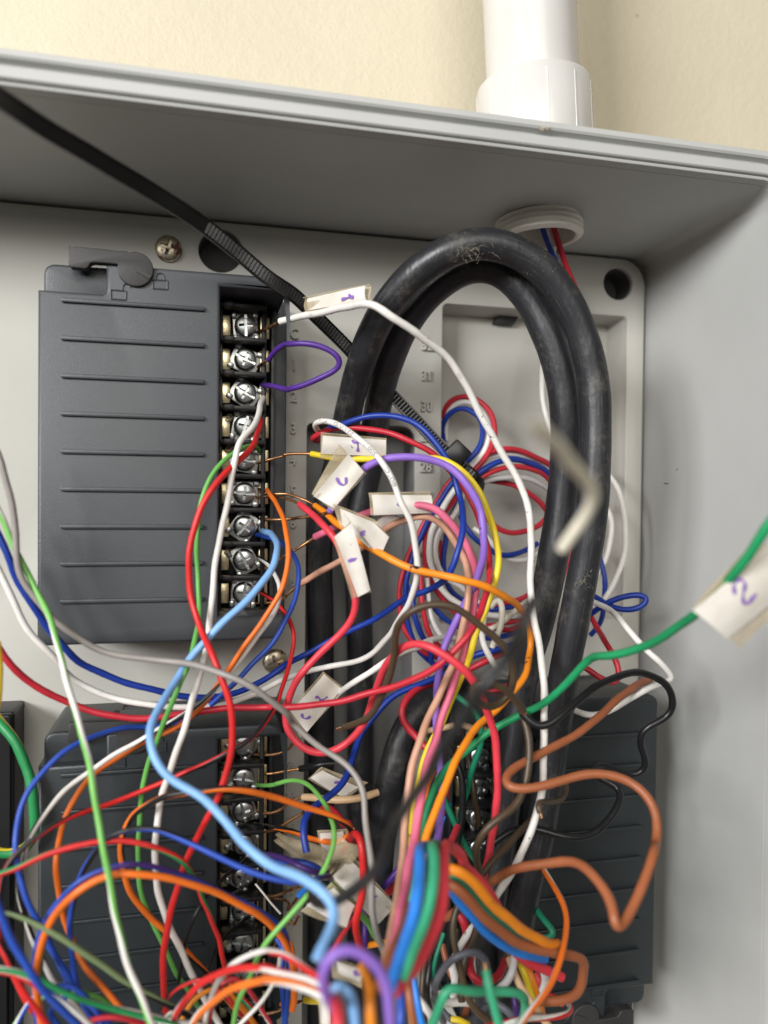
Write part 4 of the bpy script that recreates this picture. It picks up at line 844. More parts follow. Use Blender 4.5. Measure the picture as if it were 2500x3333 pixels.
coil('white', 'cream strand looping down in front of the coil foot', ['G2', (960, 800, 14), (900, 980, 22), (880, 1120, 26), (890, 1220, 28), (930, 1310, 29), 'G3', (1120, 430, 29), (1200, 560, 28), (1290, 640, 26), (1345, 670, 24)], 20)
coil('cream', 'cream strand rising in a narrow bend at the coil foot', ['G3', (1170, 350, 18), (1230, 210, 20), 'G2', (1060, 1060, 22), (1070, 950, 23), (1068, 850, 22), (1020, 820, 20), (960, 900, 18)], 20)
coil('cream', 'cream strand slanting across the coil foot to the right', ['G2', (900, 1120, 14), (1000, 1080, 16), (1080, 1040, 18), (1140, 970, 19), (1220, 900, 18), (1320, 830, 14)], 18)
coil('blue', 'blue strand emerging at lower right of the coil foot', ['G3', (820, 500, 12), (960, 450, 16), (1080, 415, 18), (1230, 375, 18), (1400, 330, 15)], 22)
coil('crimson', 'dark red strand below the blue one at the coil foot', ['G3', (760, 640, 10), (900, 600, 13), (1010, 545, 15), (1120, 480, 16), (1280, 440, 14), (1420, 400, 12)], 22)
coil('crimson', 'red strand hidden lowest behind the brown ring', ['G3', (780, 860, 8), (900, 870, 11), (1020, 855, 14), (1150, 830, 16), (1290, 790, 16), (1400, 740, 14)], 18)
coil('white', 'white strand arching level behind the lilac wire at the coil foot', ['F7', (880, 420, 34), (960, 370, 33), (1050, 320, 30), (1180, 265, 26), (1280, 205, 22), (1400, 180, 18), (1520, 182, 14), (1640, 230, 10)], 20)
W('white', 20, 'white wire leaving the tag marked 2, passing behind the brown wire',
  ['F7', (570, 640, 24), (640, 572, 28), (760, 495, 32), (870, 420, 34), (980, 345, 34), (1080, 300, 32), (1200, 262, 28), (1310, 220, 24)])
W('crimson', 24, 'crimson wire bowed left behind the tan wire, below the coil', ['G3', (700, 690, 20), (540, 742, 24), (400, 790, 28), (280, 860, 30), (200, 950, 31), (172, 1040, 32), (190, 1130, 32), (250, 1230, 33), (340, 1310, 34), 'G4', (430, 70, 35), (540, 170, 36), (640, 290, 37), (720, 390, 38)])

# --- left side: earth wire, yellow slivers, big loops over the lower left module
W('earth', 32, 'thick green wire with a yellow stripe curving at the left edge', ['F3', (-60, 330, 26), (0, 415, 28), (50, 475, 30), (105, 565, 31), (152, 680, 32), (180, 800, 33), (190, 930, 33), (178, 1050, 33), (130, 1112, 33), (60, 1132, 33), (-20, 1118, 33), (-120, 1080, 33)], stripe='yellow')
W('yellow', 22, 'yellow wire sliver at the very left edge', ['F3', (-14, -20, 50), (-6, 80, 50), (-4, 180, 50), (-10, 280, 50), (-30, 380, 50), (-60, 480, 50)])
W('red', 18, 'red wire with a green tracer arching over the lower left module from the left edge',
  ['F4', (-60, 365, 62), (0, 350, 62), (100, 312, 62), (250, 252, 62), (380, 207, 62), (520, 180, 62), (650, 170, 62), (750, 180, 62), (850, 210, 62), (940, 250, 61), (1010, 300, 60), (1050, 370, 58), (1080, 440, 55), (1110, 530, 52), (1150, 620, 48), (1190, 720, 45), (1212, 830, 43), (1230, 930, 42), (1290, 1000, 44), (1360, 1080, 46)], stripe='earth')
W('royal', 19, 'royal blue wire with a black tracer arching right to the pale blue wire',
  ['F4', (600, 1230, 55), (540, 1161, 56), (470, 1100, 57), (430, 1010, 58), (408, 900, 58), (390, 800, 58), (378, 680, 58), (383, 560, 58), (400, 470, 58), (430, 370, 59), (470, 290, 60), (525, 215, 61), (575, 160, 62), (640, 120, 63), (740, 100, 64), (840, 110, 65), (960, 160, 66), (1100, 222, 68), (1250, 292, 70), (1400, 352, 72), (1520, 388, 73), 'F8', (150, 540, 74), (300, 570, 73), (420, 545, 70), (520, 520, 64)], stripe='black')
W('royal', 18, 'royal blue wire arching over the lower left module just above the orange one',
  ['F4', (210, 1260, 60), (195, 1100, 61), (188, 900, 62), (190, 790, 63), (210, 680, 64), (258, 580, 65), (310, 505, 66), (380, 430, 67), (450, 372, 67), (540, 328, 67), (610, 305, 67), (700, 298, 67), (800, 305, 66), (900, 335, 65), (1040, 375, 64), (1140, 425, 63), (1270, 480, 61), (1390, 540, 59), (1490, 610, 57), (1545, 690, 55), (1570, 780, 53), (1565, 900, 51), (1550, 1030, 49), (1540, 1140, 48), (1535, 1250, 48)], stripe='indigo')
W('earth', 15, 'thin green wire squeezed between the blue and orange arches', ['F4', (215, 1000, 60), (225, 800, 61), (255, 660, 62), (300, 570, 63), (370, 490, 64), (450, 430, 64), (560, 380, 64), (700, 350, 63), (850, 352, 62), (1000, 385, 61), (1150, 450, 60), (1300, 510, 58), (1420, 580, 57), (1510, 660, 56), (1565, 760, 55), (1575, 860, 53), (1570, 960, 51)])
W('orange', 23, 'orange wire in a broad arch over the lower left module, both ends out of view',
  ['F4', (245, 1260, 62), (222, 1161, 63), (205, 1050, 64), (198, 930, 65), (203, 820, 66), (228, 720, 67), (268, 620, 68), (322, 530, 69), (400, 460, 70), (500, 395, 70), (610, 352, 70), (720, 344, 70), (850, 358, 69), (960, 384, 68), (1080, 422, 67), (1200, 470, 65), (1330, 532, 63), (1430, 592, 61), (1505, 670, 59), (1562, 770, 57), (1585, 900, 55), (1595, 1020, 53), (1578, 1085, 52)])
W('orange', 20, 'orange and black wire from a lower terminal, hooking round and arching left',
  ['F8', (110, 140, 22), (200, 162, 26), (300, 190, 31), (370, 220, 35), (480, 252, 40), (560, 264, 44), (640, 240, 48), (700, 190, 51), (700, 140, 53), (650, 100, 54), (550, 57, 55), (400, 0, 56), 'F7', (250, 1455, 57), (100, 1410, 58), 'F3', (1580, 840, 59), (1480, 815, 60), (1350, 790, 61), (1180, 776, 61), (1050, 785, 60), (900, 812, 58), (800, 860, 55), (720, 920, 52), (680, 980, 50), (655, 1040, 49), 'F4', (652, 150, 48), (650, 270, 48), (680, 385, 47), (720, 470, 46), (790, 560, 45), (870, 640, 44), (960, 720, 43), (1050, 820, 42), (1120, 890, 41), (1200, 990, 40), (1270, 1080, 40)], stripe='black',
  lead=['F3', (1370, 960, 14), (1420, 968, 15), (1460, 975, 18)], lead_mat='tin', lw=0.4)
W('lime', 16.5, 'light green wire from a lower terminal, rounding down past the small tags to bottom left',
  ['F3', (1385, 755, 14), (1450, 760, 18), (1530, 745, 22), 'F7', (100, 1310, 28), (200, 1282, 32), (300, 1280, 36), (380, 1320, 41), (450, 1400, 46), (510, 1490, 51), (545, 1590, 54), 'F8', (562, 130, 58), (566, 220, 60), (540, 330, 63), (500, 440, 65), (460, 530, 66), (380, 640, 67), (300, 740, 68), (200, 850, 68), (100, 960, 68), (20, 1050, 68), 'F4', (1365, 865, 67), (1325, 955, 66), (1282, 1050, 65), (1262, 1161, 64), (1255, 1280, 64)])
W('olive', 20, 'olive green wire with a black tracer sloping across the bottom left from the edge',
  ['F4', (-80, 530, 68), (0, 542, 68), (100, 572, 68), (200, 622, 68), (330, 692, 68), (450, 772, 68), (580, 862, 67), (700, 950, 66), (800, 1012, 65), (920, 1062, 64), (1000, 1102, 63), (1090, 1161, 62), (1180, 1250, 60)], stripe='black')
W('royal', 24, 'bright blue wire dropping from the left edge across the bottom left corner',
  ['F4', (-40, 440, 78), (0, 560, 78), (40, 670, 78), (100, 790, 78), (180, 902, 78), (270, 1012, 77), (350, 1092, 76), (420, 1161, 75), (520, 1260, 74)])
W('earth', 18, 'green wire with a white tracer low across the bottom left', ['F4', (-60, 858, 72), (0, 862, 72), (80, 870, 72), (170, 902, 72), (260, 950, 72), (360, 1002, 72), (500, 1052, 72), (650, 1092, 71), (800, 1122, 70), (920, 1152, 69), (1050, 1220, 68)], stripe='white')
W('red', 15, 'red wire with a white tracer hugging the green one at the bottom left', ['F4', (-60, 872, 70), (0, 880, 70), (80, 893, 70), (160, 925, 70), (230, 970, 69), (330, 1050, 68), (420, 1150, 67), (500, 1260, 66)], stripe='white')
W('white', 18, 'white wire lying low beside the green one along the bottom edge', ['F4', (430, 1025, 66), (520, 1050, 67), (640, 1080, 68), (800, 1112, 67), (920, 1148, 66), (1080, 1170, 65), (1200, 1230, 64)])
W('white', 20, 'white wire with a red tracer arching into the blurred purple loop',
  ['F4', (1090, 1290, 62), (1105, 1130, 64), (1135, 1030, 66), (1175, 930, 69), (1245, 850, 72), (1340, 790, 76), (1450, 766, 80), 'F8', (60, 1098, 86), (160, 1115, 90), (260, 1165, 94), (360, 1235, 98), (450, 1300, 101), (540, 1390, 103)], stripe='red')
W('red', 24, 'red wire arching just under the white one into the blurred purple loop',
  ['F4', (890, 1290, 64), (925, 1161, 66), (972, 1070, 69), (1042, 990, 72), (1122, 922, 75), (1220, 872, 79), (1330, 852, 83), (1450, 857, 87), 'F8', (0, 1220, 91), (110, 1245, 94), (220, 1285, 97), (340, 1325, 100), (450, 1368, 102), (560, 1430, 104)], stripe='white')
W('orange', 25, 'orange wire with a pale tracer, lowest of the three arching into the blurred purple loop',
  ['F4', (985, 1260, 70), (1032, 1161, 72), (1065, 1118, 74), (1132, 1060, 77), (1222, 990, 81), (1330, 937, 85), (1450, 916, 89), 'F8', (0, 1318, 94), (120, 1322, 97), (250, 1350, 100), (370, 1390, 102), (480, 1440, 104), (580, 1510, 106)], stripe='white')
W('white', 13, 'thin white wire dropping below the arches near the lower terminals', ['F4', (1512, 800, 62), (1510, 860, 63), (1485, 930, 65), (1440, 1000, 66), (1370, 1090, 67), (1290, 1175, 67), (1220, 1250, 67)])
W('black', 13, 'thin black wire falling from a lower terminal across the shaded module', ['F4', (1330, 270, 22), (1270, 320, 30), (1190, 390, 38), (1110, 480, 44), (1060, 560, 46), (1025, 640, 46), (1000, 740, 46), (975, 850, 45), (960, 960, 44)])
W('royal', 20, 'blue wire hanging vertically below the lower terminals, left of the orange hook', ['F8', (175, 990, 40), (165, 1120, 42), (160, 1260, 43), (170, 1400, 44), (180, 1540, 44), (190, 1720, 44)])
W('royal', 18, 'blue wire hanging beside the other vertical blue one', ['F8', (120, 1000, 36), (210, 1150, 40), (215, 1300, 42), (205, 1450, 42), (195, 1600, 42)])
W('orange', 20, 'orange wire hanging from the bottom arch with a hooked end', ['F8', (215, 1020, 44), (245, 1130, 46), (262, 1280, 47), (262, 1420, 47), (248, 1530, 46), (205, 1545, 44), (160, 1500, 42)])
W('orange', 18, 'orange wire fragment by the bottom of the lower left terminals', ['F4', (1210, 980, 44), (1290, 1060, 45), (1350, 1130, 46), (1420, 1220, 46)])
W('red', 14, 'thin red and white wire curling at the bottom centre left', ['F4', (870, 1090, 60), (905, 1010, 62), (965, 958, 64), (1040, 930, 66), (1110, 915, 67), (1180, 950, 66), (1230, 1010, 64), (1300, 1110, 62), (1370, 1200, 60)], stripe='black')
# --- lower terminal leads with short insulation
W('crimson', 24, 'short red wire under the small tags beside the lower terminals', ['F7', (470, 1480, 18), (560, 1510, 24), (620, 1580, 30), (650, 1659, 34), 'F8', (665, 80, 36), (690, 160, 36), (720, 260, 34)])
W('red', 25, 'bright red wire hooked over a tag and dropping at the bottom centre', ['F8', (640, 330, 44), (690, 240, 52), (730, 185, 57), (762, 215, 60), (780, 330, 61), (788, 480, 61), (785, 600, 61), (765, 720, 61), (738, 850, 61), (735, 950, 60), (760, 1050, 58), (800, 1150, 56)])
W('peach', 24, 'short beige wire with a broken end lying across the trough', ['F7', (325, 1408, 22), (450, 1418, 26), (580, 1430, 29), (700, 1425, 30), (810, 1402, 30), (900, 1372, 29)], lead=['F3', (1385, 905, 14), (1450, 910, 16), (1530, 882, 18), 'F7', (200, 1450, 19)], lw=0.44)
W('black', 22, 'short black wire end crossing into the trough from a lower terminal', ['F7', (305, 1190, 16), (390, 1175, 20), (480, 1150, 22), (560, 1150, 22)], lead=['F3', (1385, 695, 13), (1460, 695, 15), (1560, 675, 16)], lw=0.42)
W('azure', 22, 'short blue wire end behind the green wire at the lower terminals', ['F8', (295, 665, 40), (340, 620, 43), (400, 570, 45), (470, 520, 46)], lead=['F4', (1450, 478, 14), (1560, 500, 20), 'F8', (200, 780, 26), (255, 720, 34)], lw=0.42)
W('violet', 22, 'dark violet wire behind the front green bundle at bottom centre', ['F8', (930, 620, 46), (1000, 545, 48), (1070, 460, 48), (1130, 350, 46), (1160, 250, 44)])
W('crimson', 24, 'crimson wire behind the violet one at bottom centre', ['F8', (930, 690, 40), (1010, 620, 43), (1080, 550, 44), (1160, 440, 42)])
W('green', 22, 'mottled green wire slanting under the tags at bottom centre', ['F8', (530, 580, 58), (600, 640, 59), (680, 720, 58), (760, 810, 56), (830, 890, 54), (890, 980, 50), (940, 1060, 46)])
W('violet', 22, 'violet wire hanging behind the bright red one at the bottom', ['F8', (790, 700, 36), (800, 850, 40), (800, 950, 42), (795, 1060, 42), (770, 1150, 42)])
W('rose', 16, 'thin red wire slipping behind the pale blue one', ['F8', (720, 840, 52), (650, 940, 56), (590, 1030, 58), (540, 1110, 58)])
W('white', 7, 'slim white sliver of wire lying over the lower terminals', ['F4', (1380, 405, 30), (1420, 455, 32), (1465, 510, 33), (1515, 565, 33)])
W('yellow', 24, 'short yellow wire with a bare lead at the bottom terminal', ['G6', (320, 1175, 40), (390, 1180, 44), (460, 1185, 46), (560, 1190, 48)], lead=['G6', (60, 1230, 24), (160, 1220, 30), (240, 1205, 35)], lw=0.4)
for i, (seq, lab) in enumerate(((['F3', (1370, 590, 13), (1480, 592, 16), (1560, 562, 18), 'F7', (150, 1045, 20), (240, 990, 22), (300, 960, 22)], 'bare copper lead from the topmost lower terminal'),
        (['F3', (1400, 1010, 13), (1480, 1000, 15), (1560, 950, 17), (1659, 892, 20), 'F7', (350, 1510, 22)], 'bare copper lead from the third lower terminal, sloping up right'),
        (['F4', (1400, 460, 14), (1470, 475, 16), (1560, 440, 19), (1640, 410, 23)], 'bare copper lead half hidden under the blue wires at the lower terminals'),
        (['F8', (90, 1080, 24), (190, 830, 30), (250, 900, 32), (290, 830, 36)], 'bent copper lead beside the green wire at the lower terminals'),
        (['F4', (1400, 1110, 20), (1480, 1100, 22), (1540, 1070, 24), (1620, 1040, 26)], 'bare copper lead lowest on the left terminals'))):
    pts = catmull(parse(seq), 0.7); o = obj('bare_lead', tube('bare_lead', pts, 0.42, 8, pts[0]), M['copper']); o.location = pts[0]*MM
    tag(o, lab, 'wire', 'bare copper leads')

# --- the blurred front bundle at bottom centre
W('azure', 36, 'bright blue wire at the front of the bundle, folding over to the right',
  ['F8', (990, 1380, 112), (1030, 1260, 110), (1070, 1140, 108), (1120, 1000, 106), (1165, 860, 104), (1200, 720, 102), (1222, 580, 100), (1232, 450, 98), (1228, 360, 95), (1232, 300, 90), (1280, 290, 82), (1360, 400, 74), (1430, 560, 72), 'F12', (50, 580, 72), (120, 662, 73), (230, 785, 73), (340, 880, 72), (450, 948, 70), (560, 995, 68), (670, 1012, 65)])
W('mint', 36, 'sea green wire in the blurred front bundle beside the bright blue one',
  ['F8', (1080, 1320, 110), (1150, 1150, 108), (1215, 1000, 106), (1270, 860, 104), (1308, 720, 102), (1328, 580, 100), (1332, 430, 98), (1325, 340, 96), (1322, 280, 91), (1370, 290, 84), (1420, 380, 76), 'F12', (40, 450, 76), (150, 555, 76), (260, 672, 75), (400, 800, 73), (500, 872, 70), (560, 900, 66)])
W('rose', 36, 'red wire in the blurred front bundle, folding over to the lower right',
  ['F8', (1020, 1420, 110), (1090, 1330, 109), (1140, 1260, 108), (1230, 1150, 106), (1310, 1020, 104), (1370, 890, 102), (1402, 750, 100), (1412, 600, 98), (1410, 450, 96), (1402, 330, 93), (1420, 272, 89), (1500, 310, 84), (1580, 400, 81), 'F12', (110, 360, 79), (210, 470, 78), (300, 575, 77), (350, 680, 74), (400, 830, 70), (460, 960, 67), (560, 1042, 66), (650, 1082, 66), (740, 1112, 66), (790, 1136, 66)])
W('amber', 34, 'amber wire in the front bundle sloping right to a blunt end',
  ['F8', (1400, 470, 82), (1450, 450, 83), 'F12', (60, 405, 84), (150, 452, 84), (230, 540, 84), (330, 650, 83), (430, 742, 82), (530, 828, 80), (630, 888, 78), (710, 912, 76), (757, 912, 74)])
W('rust', 33, 'rust brown wire in the front bundle ending in a square bend at lower right',
  ['F8', (1420, 580, 78), 'F12', (20, 490, 80), (100, 562, 80), (200, 668, 80), (330, 792, 79), (450, 882, 78), (600, 942, 77), (750, 972, 76), (860, 988, 75), (925, 1010, 74), (948, 1050, 73), (930, 1110, 72), (920, 1190, 71), (888, 1250, 70), (820, 1282, 68), (720, 1298, 66), (640, 1300, 64)])
W('rust', 36, 'brown wire at the left of the blurred front bundle', ['F8', (900, 1400, 112), (950, 1260, 110), (1000, 1130, 107), (1050, 1020, 103), (1100, 900, 98), (1150, 750, 90)])
W('lilac', 36, 'blurred purple loop nearest the lens at bottom centre',
  ['G6', (640, 1330, 112), (590, 1200, 115), (525, 1080, 117), (490, 960, 118), (492, 840, 119), (535, 735, 119), (620, 650, 119), (730, 605, 119), (850, 625, 119), (970, 700, 119), (1080, 800, 119), (1165, 920, 119), (1215, 1050, 119), (1235, 1200, 119), (1240, 1437, 119), (1240, 1600, 118)])
W('lightblue', 34, 'blurred pale blue wire inside the purple loop', ['G6', (560, 1180, 104), (600, 1080, 109), (660, 1015, 112), (725, 1015, 114), (785, 1085, 114), (825, 1200, 114), (850, 1320, 114), (862, 1437, 114), (870, 1600, 114)])
W('amber', 34, 'blurred orange wire inside the purple loop', ['G6', (930, 820, 100), (960, 880, 106), (990, 970, 110), (1010, 1080, 112), (1020, 1200, 113), (1030, 1437, 114), (1035, 1600, 114)])
W('rose', 42, 'blurred red wire at the very bottom inside the purple loop', ['G6', (640, 1160, 110), (650, 1230, 118), (655, 1320, 121), (662, 1437, 122), (670, 1600, 122)])
W('royal', 28, 'blue wire dropping to the bottom edge right of the purple loop', ['G6', (1320, 960, 90), (1345, 1100, 92), (1345, 1250, 94), (1335, 1437, 95), (1330, 1600, 95)])
W('rust', 27, 'rust wire dropping to the bottom edge under the front bundle', ['G6', (1420, 900, 84), (1425, 1000, 86), (1432, 1130, 87), (1450, 1300, 88), (1485, 1437, 88), (1520, 1600, 88)])
W('azure', 24, 'second blue wire near the bottom edge under the front bundle', ['G6', (1480, 950, 70), (1500, 1100, 72), (1530, 1250, 73), (1570, 1400, 74), (1600, 1560, 74)])
W('white', 24, 'white wire slanting to the bottom edge under the front bundle', ['G6', (1440, 1050, 66), (1500, 1130, 68), (1570, 1210, 69), (1650, 1310, 70), (1720, 1420, 70)])
# --- bottom right tangle
W('mint', 30, 'sea green wire bent square like an arch in the bottom right tangle',
  ['G5', (120, 1290, 86), (175, 1160, 87), (220, 1030, 88), (255, 920, 88), (300, 862, 88), (360, 858, 88), (440, 890, 87), (550, 912, 86), (650, 915, 85), (760, 910, 84), (880, 905, 83), (955, 922, 82), (998, 980, 81), (998, 1060, 80), (975, 1150, 78), (950, 1240, 76)])
W('mint', 30, 'sea green wire with a copper tip standing up in the bottom right tangle', ['G5', (640, 715, 92), (652, 800, 93), (670, 890, 94), (700, 990, 94), (730, 1090, 94), (760, 1197, 94), (790, 1300, 94)], lead=1.2, lead_mat='copper')
W('slate', 24, 'slate grey wire looping behind the upright green tip', ['G5', (260, 1180, 58), (200, 1060, 60), (178, 930, 63), (185, 820, 66), (220, 735, 68), (290, 650, 70), (370, 595, 72), (470, 552, 72), (560, 548, 71), (625, 590, 70), (655, 670, 68), (650, 770, 66), (610, 870, 62)])
W('crimson', 26, 'red wire forming a hanging loop in the bottom right tangle', ['G5', (500, 600, 58), (485, 680, 60), (500, 750, 62), (545, 812, 63), (605, 842, 63), (680, 822, 62), (750, 770, 61), (795, 700, 59), (812, 630, 56)])
W('paleGrey', 25, 'pale grey wire curving at the centre of the bottom right tangle', ['G5', (895, 590, 66), (902, 670, 68), (872, 755, 69), (822, 825, 69), (760, 880, 67), (690, 930, 64)])
W('peach', 24, 'beige wire with a brown tip sloping to the bottom right', ['G5', (850, 605, 64), (868, 680, 66), (905, 770, 67), (950, 860, 68), (1020, 960, 69), (1090, 1050, 69), (1150, 1130, 69), (1210, 1210, 69), (1270, 1300, 69)], lead=1.0)
W('yellow', 22, 'yellow wire between the beige and orange ones at lower right', ['G5', (930, 600, 62), (960, 670, 64), (985, 750, 65), (1020, 850, 65), (1045, 930, 65), (1080, 1020, 64)])
W('amber', 26, 'orange wire right of the yellow one at lower right', ['G5', (990, 640, 60), (1020, 710, 62), (1055, 790, 63), (1082, 880, 63), (1112, 970, 63), (1135, 1060, 62), (1150, 1150, 61)])
W('white', 25, 'white wire curving behind the orange one at lower right', ['G5', (1080, 580, 52), (1130, 650, 54), (1180, 730, 55), (1200, 810, 55), (1170, 880, 55), (1120, 940, 54)])
W('orange', 20, 'orange wire with a white tracer bowing across the lower right module',
  ['F12', (665, 415, 58), (720, 500, 62), (780, 602, 66), (815, 720, 70), (812, 840, 74), (788, 950, 78), (765, 1055, 80), (738, 1150, 82), (680, 1240, 84), (600, 1335, 86), (520, 1430, 88), (430, 1540, 90)], stripe='white')
W('red', 20, 'red and white wire with a folded end at the bottom right', ['G5', (1330, 970, 60), (1400, 1020, 63), (1424, 1060, 66), (1390, 1100, 68), (1200, 1135, 71), (1060, 1152, 73), (900, 1172, 75), (790, 1190, 76), (640, 1230, 77)], stripe='white')
W('teal', 21, 'short teal wire bent back beside the orange bow', ['G5', (1090, 160, 44), (1120, 215, 46), (1170, 270, 48), (1235, 330, 50), (1272, 385, 51), (1250, 425, 51), (1180, 432, 50), (1090, 418, 48)])
W('white', 30, 'white wire stub behind the brown wires at lower centre', ['G5', (320, 620, 50), (345, 700, 51), (368, 780, 52), (372, 860, 52), (350, 940, 50)])
W('white', 26, 'white wire stub lying level at the very bottom of the tangle', ['G5', (270, 1010, 56), (350, 1002, 57), (440, 1000, 57), (520, 1010, 56)])
W('black', 20, 'black wire dropping to the bottom edge left of the slate loop', ['G5', (150, 560, 60), (125, 700, 62), (112, 850, 63), (118, 980, 64), (145, 1100, 64), (180, 1230, 64)])
W('teal', 14, 'thin teal wire slipping behind the front red wire', ['G5', (260, 380, 60), (230, 470, 61), (195, 580, 62), (170, 680, 62), (160, 780, 62)])
W('brown', 22, 'brown wire hanging left of the black one at the bottom', ['G5', (90, 640, 52), (70, 780, 54), (60, 920, 55), (70, 1060, 55), (95, 1220, 55)])
W('slate', 26, 'slate grey wire slanting at the bottom of the tangle', ['G5', (640, 960, 48), (740, 1010, 50), (840, 1080, 52), (920, 1170, 52), (990, 1290, 52)])
W('indigo', 24, 'dark purple wire behind the green arch at the bottom', ['G5', (890, 930, 56), (905, 1010, 58), (925, 1100, 58), (940, 1200, 57)])
W('rust', 22, 'rust wire behind the bottom green arch', ['G5', (250, 480, 46), (270, 600, 48), (300, 700, 49), (350, 800, 50), (420, 900, 50), (500, 1000, 50), (480, 1090, 52), (420, 1160, 54), (370, 1260, 54)])
W('crimson', 30, 'red wire folded behind the long white one low in the tangle', ['G5', (400, 200, 50), (440, 260, 52), (470, 330, 52), (460, 420, 50), (480, 520, 48)])
W('yellow', 20, 'yellow wire tip at the bottom edge of the tangle', ['G5', (330, 1150, 58), (370, 1160, 59), (420, 1168, 59), (480, 1200, 58)])
W('peach', 20, 'beige wire crossing behind the pink wire below the coil', ['G3', (440, 1270, 26), (560, 1235, 30), (680, 1215, 32), (760, 1200, 33)])
W('peach', 22, 'beige wire stub between the amber wire and the brown ring', ['G3', (830, 1180, 32), (900, 1220, 34), (980, 1240, 34), (1060, 1245, 33), (1140, 1260, 30)])
W('orange', 14, 'thin orange wire hooked behind the lilac wire', ['G4', (735, 530, 40), (690, 580, 42), (650, 660, 44), (625, 760, 45), (605, 880, 46), (590, 1020, 46), (570, 1180, 46)])
W('crimson', 20, 'dark red wire between the lilac and teal wires', ['G4', (850, 700, 34), (835, 800, 35), (820, 900, 35), (800, 1000, 34)])
W('azure', 14, 'thin bright blue wire glimpsed right of the lilac wire', ['G4', (880, 900, 30), (840, 970, 33), (800, 1040, 34), (780, 1130, 34)])
W('rose', 22, 'short rose wire slanting left of the right hand terminals', ['G4', (960, 1130, 44), (920, 1210, 47), (885, 1290, 50), (850, 1380, 52)])

# --- more strands low down
W('royal', 19, 'blue wire running low to the bottom edge beneath the olive wire', ['F4', (230, 700, 54), (300, 790, 55), (345, 880, 56), (390, 960, 57), (330, 1060, 58), (250, 1070, 58), (300, 1150, 58), (380, 1260, 58)])
W('white', 17, 'white wire with a blue tracer crossing the bottom left corner', ['F4', (150, 880, 70), (240, 970, 71), (340, 1040, 71), (430, 1110, 71), (500, 1180, 71), (580, 1280, 71)], stripe='royal')
W('red', 18, 'red wire with a black tracer at the bottom left corner', ['F4', (-40, 640, 66), (10, 760, 67), (60, 860, 68), (110, 960, 68), (170, 1060, 68), (250, 1161, 68), (330, 1260, 68)], stripe='black')
W('olive', 18, 'olive wire with a white tracer climbing between the bottom arches', ['F4', (820, 1260, 58), (880, 1150, 60), (940, 1080, 61), (1010, 1100, 62), (1100, 1161, 62), (1180, 1260, 62)], stripe='white')
W('rose', 15, 'thin rose and white wire beneath the three bottom arches', ['F4', (1120, 1250, 58), (1130, 1120, 60), (1150, 1030, 62), (1190, 940, 63), (1260, 900, 63), (1330, 960, 62), (1400, 1060, 60), (1460, 1161, 58)], stripe='white')
W('black', 13, 'thin black wire beside the lower screws with a slack bend', ['F4', (1330, 590, 18), (1270, 640, 26), (1190, 720, 34), (1130, 830, 38), (1080, 950, 40), (1060, 1100, 42), (1070, 1240, 42)])
W('indigo', 20, 'dark indigo wire bunched under the pale blue wire at the lower terminals', ['F8', (20, 350, 46), (140, 370, 54), (260, 420, 60), (360, 480, 62), (470, 500, 60), (540, 540, 54)])
W('royal', 20, 'bright blue wire bunched beside the indigo one at the lower terminals', ['F8', (40, 400, 42), (160, 410, 48), (280, 400, 54), (380, 420, 56), (450, 470, 55), (500, 530, 50)])
W('amber', 20, 'orange wire crossing low behind the grey wire at bottom centre', ['F8', (800, 1060, 40), (880, 1040, 44), (960, 1030, 46), (1040, 1020, 44)])
W('white', 22, 'white wire glimpsed behind the brown wires at the very bottom', ['G5', (520, 560, 48), (500, 640, 50), (520, 720, 51), (545, 800, 50)])
W('slate', 22, 'slate wire sagging at the bottom edge behind the green arch', ['G5', (250, 1080, 52), (300, 1150, 55), (370, 1200, 56), (470, 1180, 56), (560, 1120, 54), (640, 1040, 52)])
W('rose', 24, 'rose wire folded behind the rust bend at the bottom right', ['G5', (1090, 740, 46), (1130, 800, 48), (1150, 860, 48), (1110, 910, 46), (1180, 940, 50), (1270, 960, 54), (1330, 1010, 56)])
W('royal', 17, 'blue wire with a white tracer looping low over the lower left module', ['F4', (60, 1230, 60), (120, 1100, 61), (200, 1000, 62), (300, 950, 62), (400, 960, 62), (480, 1020, 62), (540, 1120, 62), (580, 1240, 62)], stripe='white')
W('green', 16, 'green wire glimpsed low behind the orange arch feet', ['F4', (40, 1230, 52), (130, 1090, 53), (240, 1010, 54), (380, 980, 54), (520, 1010, 54), (640, 1080, 54), (760, 1180, 54)])
W('amber', 16, 'thin amber wire rising beside the lower left terminals', ['F4', (1400, 1240, 50), (1350, 1120, 51), (1270, 1020, 52), (1180, 960, 52), (1080, 1000, 52), (1000, 1090, 52), (950, 1220, 52)])
W('crimson', 17, 'crimson wire sagging low across the bottom left', ['F4', (300, 1240, 64), (420, 1160, 65), (560, 1120, 65), (700, 1140, 65), (820, 1180, 64), (930, 1260, 63)])

